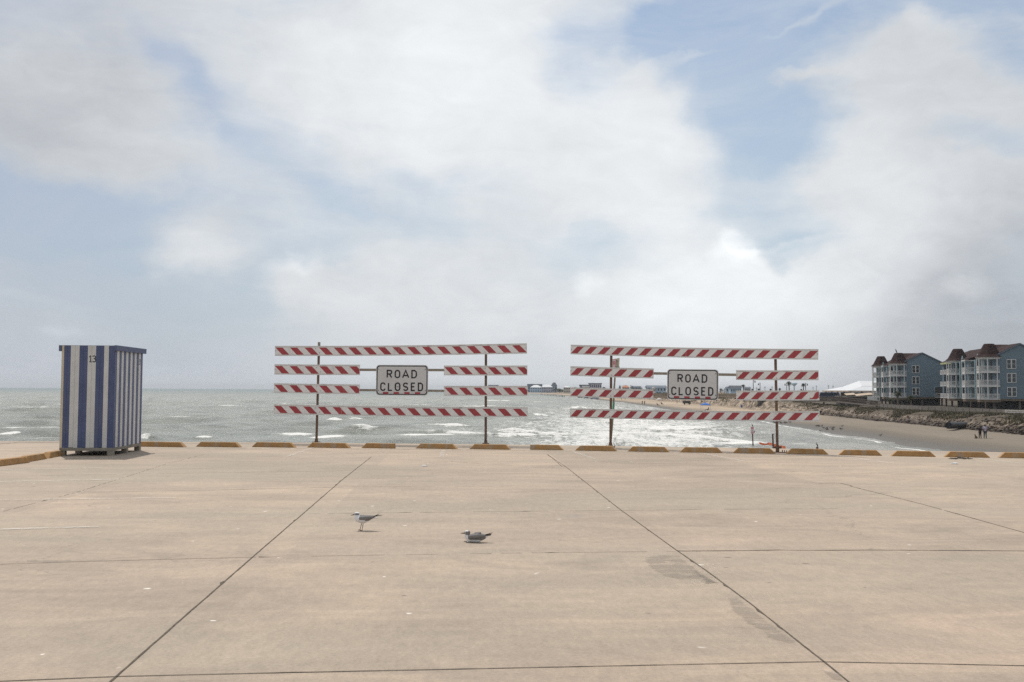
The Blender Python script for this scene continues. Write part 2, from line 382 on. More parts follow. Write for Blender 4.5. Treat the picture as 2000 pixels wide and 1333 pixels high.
for i in range(n):
    j = (i+1) % n; mb.add([low[i], low[j], inn[j], inn[i]], [(0, 1, 2, 3)]); mb.add([inn[i], inn[j], bot[j], bot[i]], [(0, 1, 2, 3)])
# joints in the concrete: narrow tar-filled strips with crumbled edges, 3 mm proud
mb.mt(2)
def strip(pts, w0, jit=0.25, step=0.09, z=0.003, gap=0.0, wander=0.0):
    pts = [Vector((p.x, p.y, 0)) for p in pts]; ln = []
    for a, b in zip(pts[:-1], pts[1:]):
        k = max(1, int((b-a).length/step)); ln += [a.lerp(b, i/k) for i in range(k)]
    ln.append(pts[-1]); vs = []; off = 0
    for i, p in enumerate(ln):
        t = (ln[min(i+1, len(ln)-1)]-ln[max(i-1, 0)]).normalized(); s = Vector((-t.y, t.x, 0))
        off = off*.9+random.uniform(-1, 1)*wander
        h = w0/2; chip = random.random() < 0.05
        a = h*(1+random.uniform(-jit, jit))+(random.uniform(0.004, 0.02) if chip else 0); b = h*(1+random.uniform(-jit, jit))
        vs += [p+s*(a+off)+Vector((0, 0, z)), p-s*(b-off)+Vector((0, 0, z))]
    fs = [(2*i, 2*i+1, 2*i+3, 2*i+2) for i in range(len(ln)-1) if random.random() >= gap]
    return vs, fs
def J(px, w0=0.014, **k): mb.add(*strip([g(*p) for p in px], w0*.82, **k))
J([(215, 1333), (120, 1416)], .013)
J([(215, 1333), (345, 1218), (500, 1083), (608, 990), (668, 938), (725, 893)], 0.015, wander=.0006)
J([(1700, 1378), (1658, 1333), (1610, 1294), (1470, 1183), (1375, 1112), (1322, 1076), (1213, 997), (1105, 912), (1068, 888)], 0.013, wander=.0006)
J([(-30, 1010), (0, 1001), (150, 962), (258, 928), (330, 905), (400, 888)], 0.008, gap=.35)
J([(1660, 950), (1800, 985), (1990, 1038), (2300, 1122), (3200, 1366)], 0.013, gap=.05)
J([(1070, 888), (1098, 912)], .012)
J([(-1400, 1372), (-60, 1334), (240, 1322), (500, 1316), (1100, 1303.5), (1600, 1293.5)], 0.012, wander=.0003)
J([(1600, 1293.5), (1800, 1297), (2080, 1303), (3600, 1330)], 0.012)
J([(-1600, 1150), (-40, 1104), (250, 1095), (500, 1089)], 0.011, gap=.10)
J([(505, 1089), (730, 1085), (1000, 1081), (1320, 1077.5)], 0.008, gap=.30)
J([(1322, 1077), (1420, 1076.5), (1520, 1075), (1580, 1075.8), (1700, 1075), (1880, 1076), (2080, 1077.5), (4200, 1090)], 0.021, jit=.45, wander=.0015)
J([(610, 1004), (850, 1001), (1213, 997.5), (1400, 995.5), (1650, 994)], 0.009, gap=.14)
J([(170, 962), (400, 958), (660, 952)], 0.012, gap=.03)
J([(660, 952), (900, 951), (1000, 950)], 0.008, gap=.5)
J([(90, 929), (350, 925), (690, 920)], 0.012, gap=.08)
J([(720, 898), (850, 900), (1000, 910)], 0.010, gap=.3)
J([(1030, 913), (1100, 914.5)], .010, gap=.2); J([(1500, 921), (1720, 926)], .010, gap=.25); J([(1590, 945), (1640, 944), (1665, 950)], .018, gap=.1, wander=.003)
J([(1875, 929), (1945, 933)], .012, gap=.2); J([(1870, 966), (2060, 971)], .008, gap=.3)
# joint in front of the wheel stops and the dark line behind the hut
J([(360, 875.5), (640, 877.2), (860, 878.6), (1100, 882), (1500, 888)], .030, gap=.12); J([(-60, 871), (0, 868), (36, 864.4), (113, 865.0), (560, 867.5)], .045, gap=.02)
DECK = tag(mb.build('parking_lot', [M_CON, M_CONEDGE, M_JOINT]), kind='structure')
# damp patches and repairs on the slab
def mat_patch():
    m = bpy.data.materials.new('smooth_patch'); m.use_nodes = True; w = NT(m.node_tree); b = w.n['Principled BSDF']; tc = w.node('ShaderNodeTexCoord'); o = tc.outputs['Object']
    n = w.noise(w.mapping(o, scale=(3.2, 7, 1)), 1.0, 8, .7, .6); n2 = w.noise(o, 120, 3, .7)
    c = w.mix(w.mr(n2, .3, .7), (0.270, 0.238, 0.200), (0.345, 0.300, 0.250)); w._in(b.inputs['Base Color'], c); b.inputs['Roughness'].default_value = .8
    al = w.m('MULTIPLY', w.mr(w.m('ADD', w.attr('sd'), w.m('MULTIPLY', w.m('SUBTRACT', n, .5), 3.2)), .28, .62), .32)
    tr = w.node('ShaderNodeBsdfTransparent'); mx = w.node('ShaderNodeMixShader'); w._in(mx.inputs[0], al)
    w.l.new(tr.outputs[0], mx.inputs[1]); w.l.new(b.outputs[0], mx.inputs[2]); w.l.new(mx.outputs[0], w.n['Material Output'].inputs[0]); return m
M_PATCH = mat_patch()
def patch(px, name, z=0.0045, jit=0, fall=7.0):
    P_ = np.array(px, float); x0, y0 = P_.min(0)-8; x1, y1 = P_.max(0)+5; gx, gy = np.meshgrid(np.linspace(x0, x1, 70), np.linspace(y0, y1, 50))
    ins = np.zeros(gx.shape, bool); dm = np.full(gx.shape, 1e9)
    for (ax, ay), (bx_, by_) in zip(px, px[1:]+px[:1]):
        cond = ((ay > gy) != (by_ > gy)) & (gx < (bx_-ax)*(gy-ay)/(by_-ay+1e-9)+ax); ins ^= cond
        t = np.clip(((gx-ax)*(bx_-ax)+(gy-ay)*(by_-ay)*4)/((bx_-ax)**2+4*(by_-ay)**2), 0, 1); dm = np.minimum(dm, np.hypot(gx-ax-t*(bx_-ax), 2*(gy-ay-t*(by_-ay))))
    sd = np.clip(np.where(ins, dm, -dm)/fall*.5+.26, -1, .62); co = [g(a_, b_, z) for a_, b_ in zip(gx.ravel(), gy.ravel())]
    X = np.array([c.x for c in co]).reshape(gx.shape); Y = np.array([c.y for c in co]).reshape(gx.shape)
    o = grid_mesh(name, X, Y, np.full(gx.shape, z), M_PATCH, dict(sd=sd)); return tag(o, kind='structure')
patch([(1258, 1088), (1300, 1082), (1325, 1085), (1352, 1106), (1398, 1137), (1385, 1139), (1358, 1131), (1330, 1132), (1296, 1124), (1272, 1112)], 'ground_stain')
patch([(1420, 1168), (1440, 1166), (1500, 1212), (1566, 1262), (1545, 1260), (1508, 1247), (1478, 1226), (1455, 1214), (1428, 1190)], 'ground_stain')
patch([(1352, 1110), (1372, 1122), (1402, 1138), (1380, 1136), (1362, 1124)], 'ground_stain', jit=.5)
patch([(1605, 1308), (1640, 1315), (1652, 1333), (1625, 1325)], 'ground_stain', jit=.5)
# painted bay lines, worn
def mat_paint():
    m = bpy.data.materials.new('worn_white_paint'); m.use_nodes = True; w = NT(m.node_tree); b = w.n['Principled BSDF']
    tc = w.node('ShaderNodeTexCoord'); n1 = w.noise(tc.outputs['Object'], 5, 8, 0.75); b.inputs['Base Color'].default_value = (0.66, 0.63, 0.58, 1); b.inputs['Roughness'].default_value = .8
    tr = w.node('ShaderNodeBsdfTransparent'); mx = w.node('ShaderNodeMixShader'); w._in(mx.inputs[0], w.mr(n1, 0.42, 0.62, 0.04, 0.62))
    w.l.new(tr.outputs[0], mx.inputs[1]); w.l.new(b.outputs[0], mx.inputs[2]); w.l.new(mx.outputs[0], w.n['Material Output'].inputs[0]); return m
M_PAINT = mat_paint()
for a, b in [((612, 874.5), (560, 893)), ((866, 880), (862, 893)), ((1117, 882), (1160, 897)), ((1368, 885.5), (1452, 901.5)), ((1622, 889.5), (1750, 906.5)), ((1893, 894.5), (2080, 916)),
             ((60, 894), (235, 896)), ((-80, 919.5), (200, 915)), ((-80, 943), (240, 937)), ((-80, 978), (345, 973.5)), ((-80, 1037), (192, 1030))]:
    A = g(*a); B = g(*b); t = (B-A).normalized(); s = Vector((-t.y, t.x, 0))*.05; z = Vector((0, 0, .006))
    m = MB(); m.add([A+s+z, A-s+z, B-s+z, B+s+z], [(0, 1, 2, 3)]); tag(m.build('parking_line', M_PAINT), kind='structure')

# ---------------------------------------------------------------- coast profile (distance along each bearing)
def itp(px, tab): return np.interp(px, [t[0] for t in tab], [t[1] for t in tab])
TW = [(900, 3600), (950, 2500), (1060, 1477), (1130, 900), (1170, 643), (1245, 451), (1297, 356), (1316, 330), (1400, 275), (1450, 247), (1500, 217), (1520, 200), (1552, 185), (1590, 171), (1620, 157), (1653, 150), (1706, 141), (1758, 124), (1840, 112), (2000, 96), (2200, 84), (2600, 72), (3200, 60), (5000, 50), (9000, 45)]
def yrow(tab, drop): return [(x, drop*2000/(y-hor(x))) for x, y in tab]
TF = yrow([(1060, 768.2), (1130, 771.8), (1180, 776), (1230, 780), (1300, 785), (1350, 790.5), (1472, 803), (1600, 810), (1705, 821), (1795, 828.6), (1850, 834.6), (2000, 848)], 5.85)
TF = [(900, 3900), (950, 2750)] + TF + [(2200, 125), (2600, 108), (3200, 90), (5000, 78), (9000, 70)]
TCy = [(900, 763), (1060, 766.5), (1180, 772.5), (1230, 774), (1263, 775), (1300, 776.5), (1400, 777.5), (1470, 781), (1550, 785), (1600, 790), (1705, 799.5), (1800, 806), (1850, 808), (1950, 810.5), (2000, 811)]
def coast(px):
    rw = itp(px, TW); rf = itp(px, TF); rc = rf+np.clip(rf*.045, 9, 40)
    yc = itp(px, TCy); zc = HH-rc*(yc-(761+ROLL*(px-1000)))/2000
    zc = np.where(px > 2000, -1.9, np.clip(zc, -2.6, -0.9)); return rw, rf, rc, zc
def terrain_z(px, r, full=False):
    rw, rf, rc, zc = coast(px)
    X = (px-1000)/2000*r; Y = r
    wob = (fbm(X*.055+3, Y*.055)-.5)*2; rf2 = rf+wob*rf*.012; rc2 = rc+wob*rf*.014
    t1 = np.clip((r-rw)/(rf2-rw), 0, 1); t2 = np.clip((r-rf2)/(rc2-rf2), 0, 1)
    z = np.where(r < rw, SEA-np.minimum((rw-r)*.03, 2.5), SEA+(0.65)*t1)
    gul = fbm(X*.35+Y*.12, Y*.1+X*.15, 4)
    sh = np.clip(t2+(gul-.5)*.55*np.sin(np.clip(t2, 0, 1)*PI), 0, 1)
    z = np.where(r > rf2, -4.35+(zc+4.35)*(sh**.75), z)
    zb = -2.25+(fbm(X*.03, Y*.03)-.5)*.5
    t3 = np.clip((r-rc2)/14, 0, 1); z = np.where(r > rc2, zc*(1-t3)+zb*t3, z)
    land = np.clip((r-rf2)/4, 0, 1)
    z = z+(fbm(X*.5, Y*.5, 4)-.5)*.45*land*np.clip(1-(r-rc2)/60, 0, 1) + (fbm(X*.25, Y*.25, 4)-.5)*.10*(r > rw)
    if full: return z, t1, t2, t3, gul
    return z
def tz(X, Y):
    px = 1000+2000*X/Y; return float(terrain_z(np.array([px]), np.array([Y]))[0])
def mat_sand():
    m = bpy.data.materials.new('beach_and_dune'); m.use_nodes = True; w = NT(m.node_tree); b = w.n['Principled BSDF']
    tc = w.node('ShaderNodeTexCoord'); o = tc.outputs['Object']
    wet = w.attr('wet'); bank = w.attr('bank'); veg = w.attr('veg')
    n1 = w.noise(w.mapping(o, scale=(.05, .016, .05)), 1.0, 8, .65); n2 = w.noise(o, 0.9, 7, .65); n3 = w.noise(w.mapping(o, scale=(.9, .35, .5)), 1, 7, .65, .8)
    dry = w.mix(w.mr(n1, .35, .65), (0.30, 0.238, 0.172), (0.43, 0.345, 0.255))
    near = w.mr(w.attr('sx'), 1480, 1640); dry = w.mix(near, dry, w.mix(w.mr(n1, .3, .7), (0.150, 0.125, 0.096), (0.215, 0.180, 0.138)))  # sand on the right darkened: cloud shade put into its colour
    c = w.mix(w.mr(w.m('ADD', wet, w.m('MULTIPLY', w.m('SUBTRACT', n1, .5), .7)), .15, .75), dry, (0.105, 0.092, 0.076))
    dk = w.noise(w.mapping(o, loc=(4, 4, 4), scale=(.16, .5, .1)), 1.0, 7, .7)
    c = w.mix(w.mr(dk, .60, .68, 0, .55), c, (0.10, 0.08, 0.06))
    wr = w.attr('wrack'); c = w.mix(w.m('MULTIPLY', wr, w.mr(n2, .36, .56)), c, (0.07, 0.052, 0.042))
    bk = w.mix(w.mr(n3, .43, .57), (0.125, 0.095, 0.068), w.mix(near, (0.50, 0.40, 0.30), (0.26, 0.212, 0.165)))  # bank's paler tone drops on the right too, cloud shade in the colour
    bk = w.mix(w.mr(n2, .46, .58, 0, .85), bk, (0.075, 0.058, 0.044))
    c = w.mix(bank, c, bk)
    vg = w.mix(w.mr(n2, .35, .65), (0.045, 0.038, 0.026), (0.112, 0.086, 0.060))
    c = w.mix(w.m('MULTIPLY', wr, w.mr(n2, .34, .50)), c, (0.055, 0.042, 0.034))
    c = w.mix(w.mr(w.m('ADD', veg, w.m('MULTIPLY', w.m('SUBTRACT', n3, .5), 1.6)), .38, .62), c, vg)
    w._in(b.inputs['Base Color'], c); w._in(b.inputs['Roughness'], w.mr(wet, .4, 1.0, .9, .45)); b.inputs['Specular IOR Level'].default_value = .3
    w._in(b.inputs['Normal'], w.bump(n2, .8, .25)); return m
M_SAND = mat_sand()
def build_terrain():
    px = np.concatenate([np.linspace(900, 1300, 260), np.linspace(1301.5, 2120, 620), np.linspace(2130, 3200, 160), np.geomspace(3230, 9000, 50)])
    rows = []
    P = px[None, :]; rw, rf, rc, zc = coast(px)
    segs = [(rw*.55, rw, 8), (rw, rf, 70), (rf, rc, 46), (rc, rc+24, 20)]
    for a, b, k in segs: rows += [a+(b-a)*i/k for i in range(k)]
    e = rc+24; L = np.maximum(4200, e+60)
    rows += [e*(L/e)**(i/34) for i in range(35)]
    r = np.stack(rows); PX = np.broadcast_to(P, r.shape)
    z, t1, t2, t3, gul = terrain_z(PX, r, True); X = (PX-1000)/2000*r
    wet = np.clip(1-t1*1.9, 0, 1)**.8
    bank = np.clip(t2*6, 0, 1)*(1-np.clip((t2-.75)*4, 0, 1)*.4)
    veg = np.clip((t2-.22)*1.1+ (gul-.5)*.9, 0, 1)*np.where(t2 > .05, 1, 0); veg = np.maximum(veg, np.where(t3 > 0, .8, 0))
    right = np.clip((PX-1480)/200, 0, 1); veg = veg*(.45+.55*right)
    wrack = np.exp(-((t2-.0)/.16)**2)*np.where(t1 >= .99, 1, np.exp(-((1-t1)/.03)**2))*np.clip((PX-1550)/150, 0, 1)
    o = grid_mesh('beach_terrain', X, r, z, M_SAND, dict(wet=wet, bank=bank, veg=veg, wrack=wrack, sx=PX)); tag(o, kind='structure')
build_terrain()
# ---------------------------------------------------------------- sea
def mat_sea():
    m = bpy.data.materials.new('sea_water'); m.use_nodes = True; w = NT(m.node_tree); b = w.n['Principled BSDF']
    tc = w.node('ShaderNodeTexCoord'); o = tc.outputs['Object']
    foam = w.attr('foam'); dist = w.attr('dist'); sh = w.attr('shoal')
    big = w.noise(w.mapping(o, scale=(.012, .004, 1)), 1, 5, .6)
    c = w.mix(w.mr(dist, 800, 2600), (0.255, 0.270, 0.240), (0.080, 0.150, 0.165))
    c = w.mix(w.mr(big, .4, .65, 0, .5), c, (0.29, 0.28, 0.235)); c = w.mix(w.m('MULTIPLY', sh, .7), c, (0.34, 0.32, 0.28))
    f1 = w.noise(w.mapping(o, scale=(.10, .11, 1)), 1, 10, .78, 1.6); f2 = w.noise(w.mapping(o, scale=(.9, .35, 1)), 1, 8, .75, 1.2)
    f = w.m('ADD', w.m('MULTIPLY', f1, .65), w.m('MULTIPLY', f2, .35))
    ff = w.mr(w.m('ADD', f, w.m('MULTIPLY', foam, .33)), .68, .77)
    far = w.noise(w.mapping(o, scale=(.10, .022, 1)), 1, 9, .72, .5); c = w.mix(w.mr(far, .49, .58, 0, .6), c, (0.12, 0.13, 0.11)); c = w.mix(w.mr(far, .60, .70, 0, .35), c, (0.5, 0.5, 0.47))  # light and dark of distant wave faces painted into the water colour
    c = w.mix(w.mr(f2, .56, .66, 0, .55), c, (0.11, 0.118, 0.098))
    lace = w.mr(w.m('ADD', w.m('ADD', w.m('MULTIPLY', f2, .6), w.m('MULTIPLY', f1, .4)), w.m('MULTIPLY', w.attr('surf'), .25)), .655, .77, 0, .75); c = w.mix(lace, c, (0.72, 0.715, 0.68))
    ff = w.m('MAXIMUM', ff, lace); c = w.mix(ff, c, (0.82, 0.81, 0.77))
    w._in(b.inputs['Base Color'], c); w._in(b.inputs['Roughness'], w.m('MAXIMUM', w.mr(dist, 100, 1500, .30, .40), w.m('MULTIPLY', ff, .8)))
    b.inputs['IOR'].default_value = 1.33
    h = w.m('ADD', w.noise(w.mapping(o, scale=(.5, .9, 1)), 1, 7, .68, .4), w.m('MULTIPLY', w.noise(w.mapping(o, scale=(2.2, 3.4, 1)), 1, 4, .7), .35))
    bn = w.node('ShaderNodeBump'); bn.inputs['Distance'].default_value = 1.4; w._in(bn.inputs['Strength'], w.mr(dist, 100, 2500, .62, .45)); w._in(bn.inputs['Height'], h)
    w._in(b.inputs['Normal'], bn.outputs[0]); return m
M_SEA = mat_sea()
BREAK = [  # crest centre in the photo, half width px, height m
    (700, 847, 75, .85), (655, 827, 22, .5), (690, 824, 25, .5), (65, 798, 40, .7), (292, 800, 22, .7), (445, 795, 40, .35), (505, 790, 22, .35),
    (298, 857, 24, .6), (110, 790, 14, .3), (170, 812, 18, .3), (330, 800, 14, .3), (395, 856, 22, .3), (900, 806, 60, .45), (935, 797, 60, .5), (975, 783, 70, .5), (870, 833, 90, .6), (900, 850, 120, .5),
    (1010, 845, 60, .6), (1040, 812, 50, .5), (1180, 812, 60, .4), (1210, 868, 55, .6), (1330, 838, 120, .5), (1310, 850, 110, .5), (1400, 858, 120, .4),
    (1130, 800, 50, .5), (1000, 858, 80, .5), (1450, 868, 80, .3), (1570, 849, 35, .3), (560, 849, 70, .30), (830, 853, 100, .4), (1060, 786, 60, .4), (940, 774, 60, .35),
    (1080, 856, 50, .4), (30, 850, 25, .3), (40, 861, 20, .3), (860, 815, 40, .4), (1250, 823, 60, .4), (1540, 860, 40, .3), (1640, 861, 30, .25), (600, 780, 40, .35), (740, 790, 40, .4), (640, 862, 60, .3)]
def build_sea():
    pr = np.concatenate([-np.geomspace(5200, 760, 36)+1000, np.linspace(230-1000+1010, 1760, 1)[:0], np.linspace(250-0, 1750, 1)[:0]])
    px = np.concatenate([np.linspace(-5000, -450, 60), np.linspace(-440, -20, 110), np.linspace(-18, 2018, 1150), np.linspace(2022, 2500, 60), np.linspace(2550, 6000, 40)])
    inv = np.linspace(1/32., 1/14000., 430); r = 1/inv; near = r < 95
    r = np.concatenate([np.geomspace(30, 104, 24), 1/np.linspace(1/105., 1/14000., 420)])
    PX, R = np.meshgrid(px, r); X = (PX-1000)/2000*R; Y = R.copy()
    rw = itp(PX, TW); dsh = np.where(PX > 900, (rw-R), 4000.)
    amp = np.clip(dsh/60, 0.0, 1); amp = np.where(dsh < 0, 0, amp)
    z = np.zeros_like(X); rs = np.random.RandomState(11)
    for i in range(46):
        lam = 5*(1.09**i) if i < 30 else rs.uniform(6, 40); th = rs.normal(-PI/2+.25, .62); k = 2*PI/lam; a = .0125*lam**.8*rs.uniform(.5, 1)
        ph = rs.uniform(0, 6.28); s = np.sin(k*(X*math.cos(th)+Y*math.sin(th))+ph)
        fade = np.clip(1.6-R*R/(F*6.5)/lam*1.2, 0.0, 1)
        z += a*fade*s
    grp = fbm(X*.012+5, Y*.006+2, 3)
    z = z*.62*(.55+1.1*grp)
    crest = np.clip((z-.50)*2.0, 0, 1)
    foam = crest*np.clip(1-R/900, 0, 1)
    # surf zone: more foam toward the beach and the middle
    surf = np.exp(-((PX-1230)/300)**2)*np.clip((PX-780)/200, 0, 1)*np.clip(1.25-R/620, 0, 1)
    surf = np.maximum(surf, np.exp(-((dsh-12)/26)**2)*.9*(PX > 1000))
    surf = np.maximum(surf, np.exp(-((R-158)/22)**2)*.55*np.clip((PX-480)/250, 0, 1)*(PX < 1700))
    band = fbm(X*.035, Y*.05+9, 4)
    foam = foam+surf*np.clip((band-.40)*2.6, 0, 1)*.55
    for (bx, by, hw, hg) in BREAK:
        c = g(bx, by, SEA); w_ = hw/2000*c.y; dx = (X-c.x)/w_; yy = Y-c.y-1.5*np.sin(X*.11+bx)-.8*np.sin(X*.31)
        e = np.exp(-dx**2*1.4)*(.55+.45*fbm(X*.4+bx, X*0+by, 3)*1.6)
        rid = np.where(yy > 0, np.exp(-(yy/3.6)**2), np.exp(-(yy/1.1)**2))
        z = z+hg*1.15*e*rid; fo = np.where(yy > 0, np.exp(-(yy/2.2)**2), np.exp(-(yy/2.0)**2))*np.exp(-dx**2*1.3)*(.25+1.3*fbm(X*.25+bx, Y*.2, 3))
        foam = np.maximum(foam, fo*1.25)
    z = z*amp+SEA
    edge_ = np.exp(-((dsh-3.5-5*fbm(X*.15, Y*.1, 2))/1.8)**2)*(PX > 950)*np.clip(fbm(X*.3, Y*.3, 3)*2.4-.45, 0, 1)*1.1; foam = np.maximum(foam*amp+edge_*1.0, 0)
    # curvature of the earth keeps the horizon crisp
    z = z-(R/1000)**2*.03
    o = grid_mesh('sea', X, Y, z, M_SEA, dict(foam=np.clip(foam, 0, 1.3), surf=surf*amp, dist=R, shoal=np.clip(1-dsh/260, 0, 1)*(PX > 900))); tag(o, kind='structure')
build_sea()

# ================================================================== BARRICADES
M_WHITE = mat('weathered_white_rail', (0.64, 0.63, 0.61), 0.55, 0.07, 5, 0.15, stain=((0.33, 0.29, 0.25), 3.0, 0.56, 0.6))
M_SHEET = mat('reflective_white_sheeting', (0.72, 0.71, 0.69), 0.42, 0.04, 3, stain=((0.46, 0.42, 0.38), 4.0, 0.55, 0.5))
M_RED = mat('reflective_red_sheeting', (0.34, 0.050, 0.058), 0.45, 0.12, 4, stain=((0.42, 0.10, 0.09), 5.0, 0.58, 0.5))
M_BOLT = mat('rusty_bolt', (0.16, 0.11, 0.085), 0.7, 0.3, 40, metal=.4)
M_RUST = mat('rusty_brown_steel', (0.135, 0.085, 0.062), 0.75, 0.3, 9, 0.5, stain=((0.20, 0.11, 0.06), 4.0, 0.5, 0.8))
M_GALV = mat('dull_galvanised_steel', (0.27, 0.235, 0.19), 0.6, 0.2, 12, 0.3, metal=.2, stain=((0.18, 0.11, 0.07), 4.0, 0.55, 0.8))
M_SIGN = mat('sign_face_white', (0.56, 0.555, 0.545), 0.45, 0.05, 2, stain=((0.42, 0.39, 0.36), 2.5, 0.6, 0.5))
M_BLACK = mat('sign_black', (0.022, 0.022, 0.026), 0.5, 0.3, 8)
M_ALU = mat('aluminium_back', (0.42, 0.42, 0.41), 0.5, 0.1, 6, metal=.5)
def arc(cx, cy, rx, ry, a0, a1, n=12): return [(cx+rx*math.cos(math.radians(a0+(a1-a0)*i/n)), cy+ry*math.sin(math.radians(a0+(a1-a0)*i/n))) for i in range(n+1)]
# highway-style letters on a unit cell: width w, height 1, drawn as strokes (list of polylines)
def glyph(ch, w):
    if ch == 'O': return [[(0, .70)]+arc(w/2, 1-w/2+.0, w/2, w/2, 180, 0)+arc(w/2, w/2, w/2, w/2, 0, -180)+[(0, .70)]]
    if ch == 'C': return [arc(w/2, 1-w/2, w/2, w/2, 12, 180)+arc(w/2, w/2, w/2, w/2, 180, 348)]
    if ch == 'D': return [[(0, 0), (0, 1), (w*.42, 1)]+arc(w*.42, 1-w*.58, w*.58, w*.58, 90, 0)+arc(w*.42, w*.58, w*.58, w*.58, 0, -90)+[(0, 0)]]
    if ch == 'R': return [[(0, 0), (0, 1), (w*.6, 1)]+arc(w*.62, .75, w*.38, .25, 90, -90)+[(0, .5)], [(w*.5, .5), (w, 0)]]
    if ch == 'A': return [[(0, 0), (w/2, 1), (w, 0)], [(w*.17, .30), (w*.83, .30)]]
    if ch == 'L': return [[(0, 1), (0, 0), (w, 0)]]
    if ch == 'E': return [[(w, 1), (0, 1), (0, 0), (w, 0)], [(0, .52), (w*.85, .52)]]
    if ch == 'S': return [arc(w/2, .745, w/2, .255, 20, 270, 16)+arc(w/2, .255, w/2, .235, 90, -160, 16)]
    if ch == '1': return [[(w*.15, .80), (w*.55, 1), (w*.55, 0)], [(w*.2, 0), (w*.9, 0)]]
    if ch == '3': return [[(0, .86)]+arc(w*.46, .765, w*.46, .235, 150, -80, 12)+arc(w*.46, .27, w*.52, .27, 85, -150, 12)]
def stroke(mb, line, th, M, z):
    """flat stroke with mitred joints; M maps (x,y,z) to world"""
    P = [Vector((a, b, 0)) for a, b in line]; L = []; R = []
    cl = (P[0]-P[-1]).length < 1e-6
    for i, p in enumerate(P):
        a = P[i-1] if i > 0 else (P[-2] if cl else None); b = P[i+1] if i < len(P)-1 else (P[1] if cl else None)
        d1 = (p-a).normalized() if a is not None else None; d2 = (b-p).normalized() if b is not None else None
        if d1 is None: d1 = d2
        if d2 is None: d2 = d1
        n1 = Vector((-d1.y, d1.x, 0)); n2 = Vector((-d2.y, d2.x, 0)); nn = (n1+n2); nn = nn.normalized() if nn.length > 1e-4 else n1
        k = min(1/max(nn.dot(n1), .25), 1.9); L.append(p+nn*th/2*k); R.append(p-nn*th/2*k)
    vs = [M @ Vector((q.x, q.y, z)) for q in L]+[M @ Vector((q.x, q.y, z)) for q in R]; n = len(P)
    mb.add(vs, [(i, i+1, n+i+1, n+i) for i in range(n-1)])
